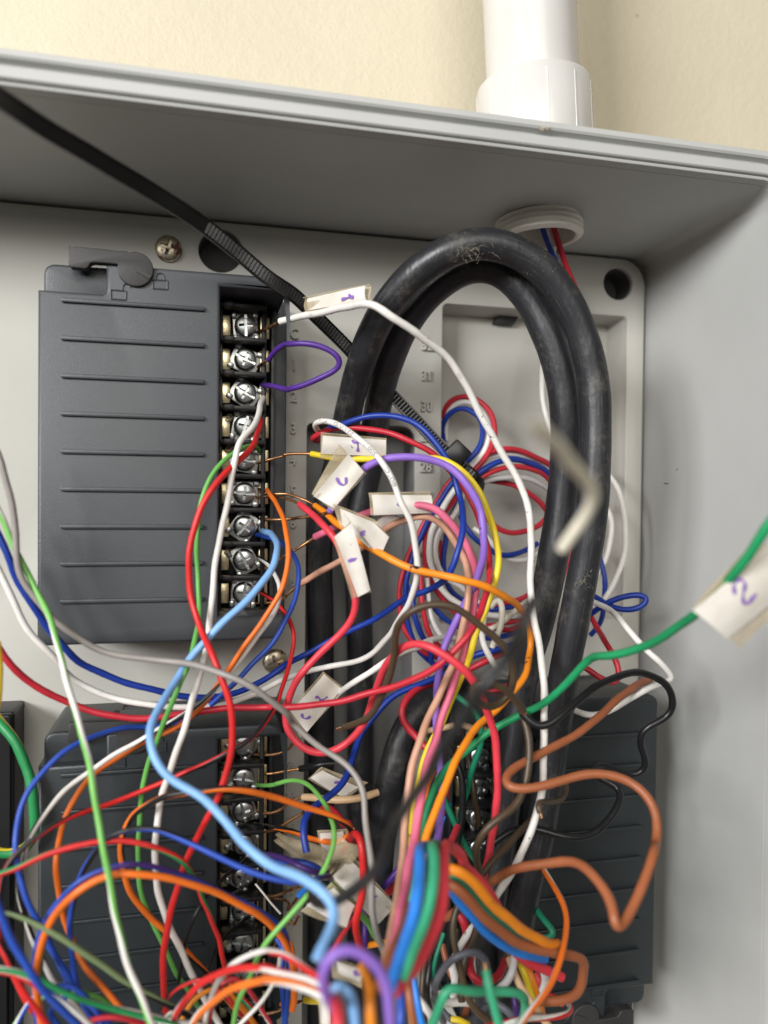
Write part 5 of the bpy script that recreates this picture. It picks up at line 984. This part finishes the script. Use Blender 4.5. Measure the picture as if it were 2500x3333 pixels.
# ------------------------------------------------------------------ zip tie
def ribbon_frames(path):
    T = [(path[min(i+1, len(path)-1)]-path[max(i-1, 0)]).normalized() for i in range(len(path))]
    out = []
    for p, t in zip(path, T):
        view = (CAM-p).normalized(); view = (Vector((0, -1, 0))*0.75+view*0.25).normalized()
        s = t.cross(view).normalized(); n = s.cross(t).normalized()
        out.append((t, s, n))
    return out
ztpts = parse(['F13', (-160, 325, 90), (-60, 388, 85), (20, 440, 81), (110, 500, 77), (220, 572, 73), (340, 640, 69), (500, 735, 63), (660, 830, 57), (800, 918, 53),
               'F1', (1080, 40, 50), (1200, 132, 46), (1330, 240, 41), (1450, 342, 37), 'F5', (120, 540, 31), (250, 668, 26), (390, 805, 21), (480, 895, 18), (640, 1080, 13), (800, 1235, 12), (900, 1335, 13), (1000, 1445, 14), (1110, 1565, 16), (1200, 1650, 17),
               'G1', (700, 745, 17), (770, 795, 18), (830, 862, 17), (868, 930, 12), (880, 960, 4), (860, 960, -2)])
zt = empty('cable_tie', ztpts[-3])
tag(zt, 'long black toothed cable tie slanting from the upper left corner to the wire coil', 'cable tie')
zp = catmull(ztpts, 1.0)
HW, TH = 1.8, 0.5
V = []; F = []
sec = [(-HW, -TH), (HW, -TH), (HW, TH), (HW-0.42, TH), (HW-0.5, TH*0.45), (-HW+0.5, TH*0.45), (-HW+0.42, TH), (-HW, TH)]
fr_ = ribbon_frames(zp); ns = len(sec)
for p, (t, s, n) in zip(zp, fr_):
    for a, b in sec: V.append(p+s*a+n*b)
for i in range(len(zp)-1):
    for k in range(ns):
        k2 = (k+1) % ns; F.append((i*ns+k, i*ns+k2, (i+1)*ns+k2, (i+1)*ns+k))
F.append(tuple(range(ns))); F.append(tuple((len(zp)-1)*ns+k for k in reversed(range(ns))))
me = mesh_mm('strap', V, F); bm = bmesh.new(); bm.from_mesh(me); bmesh.ops.recalc_face_normals(bm, faces=bm.faces); bm.to_mesh(me); bm.free()
sub('strap', smooth(me, 30), M['tie'], zt)
# teeth on the visible face
V = []; F = []; acc = 0; nxt = 0
for i in range(1, len(zp)):
    seg = zp[i]-zp[i-1]; L = seg.length
    while nxt <= acc+L:
        p = zp[i-1]+seg*((nxt-acc)/L); t, s, n = fr_[i]
        if nxt > 58:
            b0 = len(V)
            for a in (-HW+0.52, HW-0.52):
                for (d, e) in ((-0.36, TH*0.40), (0.26, TH*1.15), (0.36, TH*0.40)): V.append(p+s*a+t*d+n*e)
            F += [(b0, b0+3, b0+4, b0+1), (b0+1, b0+4, b0+5, b0+2), (b0, b0+1, b0+2), (b0+3, b0+5, b0+4)]
        nxt += 1.05
    acc += L
teeth = sub('teeth', mesh_mm('teeth', V, F), M['tie'], zt); teeth['kind'] = 'stuff'
hp = P('F5', 1218, 1610, 18); k0 = min(range(len(zp)), key=lambda i: (zp[i]-hp).length); t, s, n = fr_[k0]
bm = bmesh.new(); add_box(bm, -3.0, 3.0, -2.2, 2.0, -2.9, 2.9, 0.55)
hm = bm_mesh('tie_head', bm)
R = Matrix((t, -n, s)).transposed().to_4x4()
hm.transform(Matrix.Translation(hp*MM) @ R)
sub('tie_head', hm, M['tie'], zt)

# ------------------------------------------------------------------ tags on the wires
def tagged(label, corners, h, strokes=(), tape=None, bend=0.5, dh=(0, 0, 0, 0)):
    """paper flag: four corners (frame, x, y) in order round the sheet, each h + dh off the plate"""
    fr = corners[0]; cs = [P(fr, x, y, h+d) for (x, y), d in zip(corners[1:], dh)]
    org = min(cs, key=lambda p: p.z).copy()
    nrm = (cs[1]-cs[0]).cross(cs[3]-cs[0]).normalized()
    if nrm.dot(CAM-cs[0]) < 0: nrm = -nrm
    def relief(u_, v_, bw, crease, ph):
        return bend*bw*math.sin(math.pi*v_)+0.2*math.sin(u_*5+ph)+0.16*math.sin(v_*4+u_*3+ph*2)+crease*math.sin(u_*5+v_*6+ph)
    def sheet(name, q, thick, lift, n=10, bw=1.0, crease=0.0, seed=0):
        rnd = random.Random(seed); ph = rnd.uniform(0, 6)
        V = []; F = []
        for side in (0, 1):
            for i in range(n+1):
                for j in range(n+1):
                    u_, v_ = i/n, j/n
                    p = q[0]*(1-u_)*(1-v_)+q[1]*u_*(1-v_)+q[2]*u_*v_+q[3]*(1-u_)*v_
                    o = relief(u_, v_, bw, crease, ph)
                    V.append(p+nrm*(o+lift+(thick if side else 0)))
        m = (n+1)**2
        for i in range(n):
            for j in range(n):
                a, b, c, d = i*(n+1)+j, (i+1)*(n+1)+j, (i+1)*(n+1)+j+1, i*(n+1)+j+1
                F += [(a, d, c, b), (m+a, m+b, m+c, m+d)]
        rimv = [i*(n+1) for i in range(n+1)]+[n*(n+1)+j for j in range(1, n+1)]+[i*(n+1)+n for i in range(n-1, -1, -1)]+[j for j in range(n-1, 0, -1)]
        for a, b in zip(rimv, rimv[1:]+rimv[:1]): F.append((a, b, m+b, m+a))
        me = mesh_mm(name, V, F, org); bm = bmesh.new(); bm.from_mesh(me); bmesh.ops.recalc_face_normals(bm, faces=bm.faces); bm.to_mesh(me); bm.free()
        return smooth(me, 40)
    sd = len(label)*7+int(h)
    o = obj('wire_tag', sheet('wire_tag', cs, 0.18, 0.0, seed=sd), M['paper']); o.location = org*MM
    tag(o, label, 'tag', 'handwritten wire tags')
    if tape:
        tc = [P(fr, x, y, h-0.3+d) for (x, y), d in zip(tape, dh)]
        obj('clear_tape', sheet('clear_tape', tc, 0.08, -0.35, 14, crease=0.25, seed=sd+1), M['tape'], o)
        # shiny film over the paper, folded at one edge
        e0, e1 = tc[0], tc[1]
        obj('tape_fold', tube('tape_fold', catmull([e0, (e0+e1)/2+nrm*0.3, e1], 0.8), 0.18, 8, org), M['tape'], o)
    for st in strokes:
        pts = [P(fr, x, y, h) for x, y in st]
        # lift each stroke point on to the sheet
        on = []
        for p in pts:
            d = (p-CAM); k = (cs[0]-CAM).dot(nrm)/d.dot(nrm); q_ = CAM+d*k
            e1, e3 = cs[1]-cs[0], cs[3]-cs[0]
            # sheet coordinates of the point (oblique axes)
            a11, a12, a22 = e1.dot(e1), e1.dot(e3), e3.dot(e3); b1, b2 = (q_-cs[0]).dot(e1), (q_-cs[0]).dot(e3); dt = a11*a22-a12*a12
            u_, v_ = (b1*a22-b2*a12)/dt, (b2*a11-b1*a12)/dt
            on.append(q_+nrm*(relief(u_, min(max(v_, 0), 1), 1.0, 0.0, random.Random(sd).uniform(0, 6))+0.36))
        on = catmull(on, 0.35)
        V = []; F = []; wd = 0.38
        for i, p in enumerate(on):
            t_ = (on[min(i+1, len(on)-1)]-on[max(i-1, 0)]).normalized(); s_ = t_.cross(nrm)
            k = wd*(0.75+0.35*math.sin(i*0.9))
            V += [p+s_*k, p-s_*k, p+s_*k-nrm*0.06, p-s_*k-nrm*0.06]
        for i in range(len(on)-1):
            a = i*4; F += [(a, a+1, a+5, a+4), (a+2, a+6, a+7, a+3), (a, a+4, a+6, a+2), (a+1, a+3, a+7, a+5)]
        F += [(0, 2, 3, 1), (len(V)-4, len(V)-3, len(V)-1, len(V)-2)]
        obj('ink_mark', mesh_mm('ink_mark', V, F, org), M['ink'], o)
    return o
tagged('faded tag folded over the long white wire beside the top terminal', ['F5', (212, 562), (600, 478), (612, 582), (212, 642)], 40, [[(450, 575), (500, 560), (535, 555)], [(500, 540), (530, 565)]], [(182, 558), (632, 470), (640, 588), (185, 655)], 0.3, (-6, 8, 8, -6))
tagged('upper tag marked 4, lying across the black cables on the yellow wire', ['F6', (475, 162), (960, 196), (960, 322), (460, 302)], 31, [[(700, 195), (705, 218), (735, 222), (765, 208)], [(735, 190), (745, 240), (742, 285)], [(745, 195), (752, 215)]], [(462, 140), (968, 185), (962, 345), (455, 330)], 0.5)
tagged('tilted tag with a purple curl, joined to the lilac wire', ['F6', (672, 302), (792, 442), (560, 722), (405, 628)], 47, [[(580, 485), (588, 515), (606, 540)], [(650, 482), (658, 520), (652, 550), (622, 555), (604, 530)]], [(597, 228), (806, 455), (555, 742), (390, 610)], 0.4)
tagged('level tag with a single purple dot on the pink wire', ['F6', (850, 616), (1312, 622), (1318, 757), (866, 775)], 46, [[(1042, 690), (1062, 688), (1082, 694)], [(1050, 698), (1075, 692)]], [(828, 606), (1302, 596), (1322, 765), (848, 775)], 0.5)
tagged('creased tag marked 5 above the amber wire, overlapping the tag marked 1', ['F6', (606, 722), (870, 832), (985, 945), (915, 1098)], 50, [[(795, 895), (765, 905), (748, 925), (775, 940), (792, 918)]], None, 0.3)
tagged('lower fold of the creased tag above the amber wire', ['F6', (606, 722), (870, 832), (915, 1098), (625, 850)], 49.2, [], [(555, 690), (880, 815), (1000, 945), (610, 870)], 0.2)
tagged('narrow tag marked 1 hanging on the rose red wire', ['F6', (565, 940), (700, 832), (840, 1352), (748, 1408)], 53, [[(668, 1132), (690, 1112), (734, 1104)], [(672, 1126), (700, 1120), (728, 1112)]], [(560, 965), (690, 825), (848, 1365), (700, 1425)], 0.5)
tagged('small yellowed tag end peeking out under the tag with a single dot', ['F6', (880, 840), (958, 752), (1068, 800), (965, 910)], 36, [], [(870, 850), (950, 742), (1085, 790), (975, 915)], 0.2)
tagged('tag marked 2 across the black cables left of the brown wire', ['F7', (485, 458), (622, 572), (352, 908), (226, 745)], 27, [[(415, 640), (440, 620), (452, 670), (480, 655), (510, 632)], [(312, 760), (318, 800), (350, 808), (380, 782)]], [(475, 442), (650, 580), (300, 960), (215, 745)], 0.4)
tagged('smudged rounded tag under the grey wire beside the trough', ['F7', (380, 1262), (470, 1198), (752, 1330), (640, 1410)], 26, [[(560, 1290), (590, 1280), (620, 1292)]], [(365, 1270), (470, 1180), (830, 1300), (640, 1430)], 0.5)
tagged('upright plain tag behind the light green wire at the lower terminals', ['F8', (452, 190), (632, 172), (665, 372), (478, 398)], 40, [], [(435, 175), (720, 150), (700, 330), (470, 410)], 0.4)
tagged('long plain tag slanting under the bright red wire at bottom centre', ['F8', (680, 378), (1032, 742), (905, 886), (545, 522)], 51, [[(830, 690), (865, 672), (895, 662)]], [(690, 345), (1040, 745), (900, 898), (530, 530)], 0.4)
tagged('plain tag under the blurred pale blue wire at bottom centre', ['F8', (350, 738), (560, 602), (722, 742), (655, 905)], 60, [], [(310, 790), (550, 580), (740, 740), (640, 925)], 0.5)
tagged('tag with a small dark curl inside the purple loop', ['G6', (650, 762), (935, 845), (905, 985), (662, 882)], 74, [[(832, 835), (835, 880), (872, 908), (895, 880)]], [(590, 745), (945, 835), (920, 1060), (600, 930)], 0.4)
tagged('tag at the bottom edge left of the purple loop', ['G6', (452, 1120), (560, 1130), (580, 1440), (480, 1440)], 62, [], [(440, 1110), (565, 1120), (590, 1460), (470, 1460)], 0.4)
tagged('blurred white tag at the right edge on the emerald wire', ['F10', (1255, 1058), (1680, 690), (1860, 860), (1430, 1212)], 108, [[(1462, 965), (1455, 920), (1490, 880), (1520, 900), (1500, 960), (1495, 1000), (1525, 1030), (1545, 985), (1572, 962)]], [(1262, 1040), (1600, 660), (1900, 880), (1520, 1268)], 0.6)

# brownish curled strips of old tape by the lower tags
for k, (seq, lab) in enumerate(((['F8', (125, 210, 30), (220, 290, 36), (340, 340, 42), (480, 440, 46)], 'crumpled strip of old brown tape beside the lower terminals'), (['F8', (500, 480, 46), (600, 380, 52), (700, 260, 54)], 'crumpled strip of old tape along the upright tag'))):
    pts = catmull(parse(seq), 1.0); fr2 = ribbon_frames(pts); V = []; F = []
    for i, (p, (t, s, n)) in enumerate(zip(pts, fr2)):
        wd = 1.2+2.6*i/len(pts)
        for a, b in ((-wd, 0.5*math.sin(i*0.8)), (-wd*.3, 0.9), (wd*.4, -0.3), (wd, 0.7*math.cos(i*0.7))): V.append(p+s*a+n*b)
    n4 = len(pts)
    for i in range(n4-1):
        for j in range(3): F.append((i*4+j, i*4+j+1, (i+1)*4+j+1, (i+1)*4+j))
    me = mesh_mm('tape_strip', V, F, pts[0]); o = obj('tape_strip', smooth(me, 60), M['tape']); o.location = pts[0]*MM
    md = o.modifiers.new('thickness', 'SOLIDIFY'); md.thickness = 0.00012
    tag(o, lab, 'tape')

# ------------------------------------------------------------------ printing on the white wire
def print_on(key, text, p_from, p_to, size):
    path, r, o = PATHS[key]
    i0 = min(range(len(path)), key=lambda i: (path[i]-p_from).length); i1 = min(range(len(path)), key=lambda i: (path[i]-p_to).length)
    seg = path[i0:i1+1] if i0 < i1 else list(reversed(path[i1:i0+1]))
    L = [0]
    for a, b in zip(seg, seg[1:]): L.append(L[-1]+(b-a).length)
    me = text_mesh(text, size); xs = [v.co.x for v in me.vertices]; w_ = max(xs)-min(xs); mn = min(xs)
    V = []
    for v in me.vertices:
        s = (v.co.x-mn)/w_*L[-1]; i = max(0, min(len(seg)-2, next((k for k in range(len(L)-1) if L[k+1] >= s), len(L)-2)))
        f = (s-L[i])/max(L[i+1]-L[i], 1e-6); p = seg[i].lerp(seg[i+1], f); t = (seg[i+1]-seg[i]).normalized()
        toc = (CAM-p); toc = (toc-t*toc.dot(t)).normalized(); side = toc.cross(t)
        ang = v.co.y/r
        V.append(p+(toc*math.cos(ang)+side*math.sin(ang))*(r+0.03))
    m2 = mesh_mm('lettering', V, [tuple(p.vertices) for p in me.polygons], o.location/MM)
    obj('lettering', m2, M['print'], o)
print_on('printed', '80\u00b0C      300V       22AWG    PTL', P('F6', 1045, 570, 54), P('F6', 455, 46, 30), 1.25)

# ------------------------------------------------------------------ dust fluff on the crown of the big cable
def fluff(name, label, c, spread, n, ln, seed, lift=4.4):
    rnd = random.Random(seed); V = []; F = []
    path, r, _ = PATHS['cableA']
    ctr = P(*c)
    for k in range(n):
        q = ctr+Vector((rnd.gauss(0, spread[0]), 0, rnd.gauss(0, spread[1])))
        i = min(range(len(path)), key=lambda j: (path[j].x-q.x)**2+(path[j].z-q.z)**2)
        t = (path[min(i+1, len(path)-1)]-path[i-1]).normalized()
        d = Vector((q.x-path[i].x, 0, q.z-path[i].z)); d -= t*d.dot(t); dl = min(d.length, r*0.95)
        nn = (d.normalized()*dl+Vector((0, -1, 0))*math.sqrt(max(r*r-dl*dl, 0)))
        p = path[i]+nn*1.02; out = nn.normalized()
        dirv = Vector((rnd.uniform(-1, 1), rnd.uniform(-.3, .1), rnd.uniform(-1, 1))).normalized()
        pts = [p]; l = rnd.uniform(0.3, ln)
        for s_ in range(3):
            dirv = (dirv+Vector((rnd.uniform(-.7, .7), rnd.uniform(-.2, .2), rnd.uniform(-.7, .7)))).normalized(); pts.append(pts[-1]+dirv*l/3+out*0.03)
        b0 = len(V); w_ = rnd.uniform(0.015, 0.05)
        for j, pp in enumerate(pts):
            sv = dirv.cross(out).normalized()*w_*(1-j*0.2); V += [pp+sv, pp-sv, pp+out*w_]
        for j in range(3):
            for m_ in range(3):
                m2 = (m_+1) % 3; F.append((b0+j*3+m_, b0+j*3+m2, b0+(j+1)*3+m2, b0+(j+1)*3+m_))
    o = obj(name, mesh_mm(name, V, F, ctr), M['dust']); o.location = ctr*MM
    tag(o, label, 'dust', None, 'stuff')
fluff('dust_fluff', 'grey dust fluff and scraped fibres on the crown of the big black cable', ('F9', 375, 180, 54), (2.6, 1.0), 90, 2.6, 3)
fluff('dust_fluff', 'pale specks of grit on the right shoulder of the big black cable', ('F9', 780, 260, 54), (5.0, 4.5), 34, 0.7, 5)
fluff('dust_fluff', 'scraped fibres low on the right run of the big black cable', ('F10', 650, 890, 52), (0.8, 1.1), 26, 2.2, 8)

# frayed copper strands curled in some upper terminals
for k, (x, y, lab) in enumerate(((1232, 1098, 'frayed curl of thin strands in the fourth upper terminal'), (1228, 1265, 'frayed curl of thin strands in the fifth upper terminal'), (1225, 1815, 'frayed curl of thin strands in the eighth upper terminal'))):
    c = P('F1', x, y, 15); pts = [c+Vector((math.cos(t*0.7)*1.0+0.02*t, -0.05*t, math.sin(t*0.7)*0.8+0.05*(t-12))) for t in range(26)]
    o = obj('frayed_strand', tube('frayed_strand', catmull(pts, 0.25), 0.10, 6, c), M['strand']); o.location = c*MM
    tag(o, lab, 'wire strand', 'frayed strands in the terminals')

# ------------------------------------------------------------------ nicks and crumbs on the enclosure
def on_side_wall(fr, x, y):
    h = 20.0
    for _ in range(40):
        p = P(fr, x, y, h); h += (p.x-(XR+2.1*max(h, 0)/57*0.8))*-0.4 if p.x > 0 else 0
        h = max(1.0, min(h, 55.0))
    return P(fr, x, y, h)
def crumb(name, label, p, ln, wd, up, nrm, mat, seed):
    rnd = random.Random(seed); side = up.cross(nrm).normalized(); V = []; F = []
    for i in range(6):
        k = (i/5-0.5)*ln; w_ = wd*(0.35+math.sin(math.pi*i/5))*rnd.uniform(.7, 1.2)
        c = p+up*k+side*rnd.uniform(-.1, .1)*ln
        V += [c+side*w_+nrm*0.02, c+nrm*(0.06+wd*0.7), c-side*w_+nrm*0.02]
    for i in range(5):
        for j in range(2): F.append((i*3+j, i*3+j+1, (i+1)*3+j+1, (i+1)*3+j))
        F.append((i*3+2, i*3, (i+1)*3, (i+1)*3+2))
    F += [(0, 1, 2), (17, 16, 15)]
    o = obj(name, mesh_mm(name, V, F, p), mat); o.location = p*MM; tag(o, label, 'speck', 'specks on the enclosure')
crumb('dark_hair', 'tiny dark scuff on the side wall right of the cables', on_side_wall('F10', 1110, 372), 2.2, 0.12, Vector((0, -1, -0.1)).normalized(), Vector((-1, 0, 0)), M['lever'], 1)
crumb('dark_hair', 'tiny faint scuff above the other on the side wall', on_side_wall('F10', 1168, 295), 0.9, 0.12, Vector((0, -1, 0.8)).normalized(), Vector((-1, 0, 0)), M['hole'], 2)
crumb('dark_hair', 'short dark hair on the side wall beside the lower right module', on_side_wall('S', 2270, 2728), 2.2, 0.12, Vector((0, -1, -0.5)).normalized(), Vector((-1, 0, 0)), M['black'], 3)
crumb('crumb', 'beige crumb stuck on the groove of the enclosure rim', P('F13', 1490, 483, 59.0), 1.1, 0.4, Vector((1, 0, 0.4)).normalized(), Vector((0, -1, 0)), M['dust'], 4)
crumb('crumb', 'brownish smear on the rim below the conduit', P('F14', 692, 552, 59.6), 3.0, 0.35, Vector((1, 0, 0)), Vector((0, -1, 0)), M['dust'], 5)
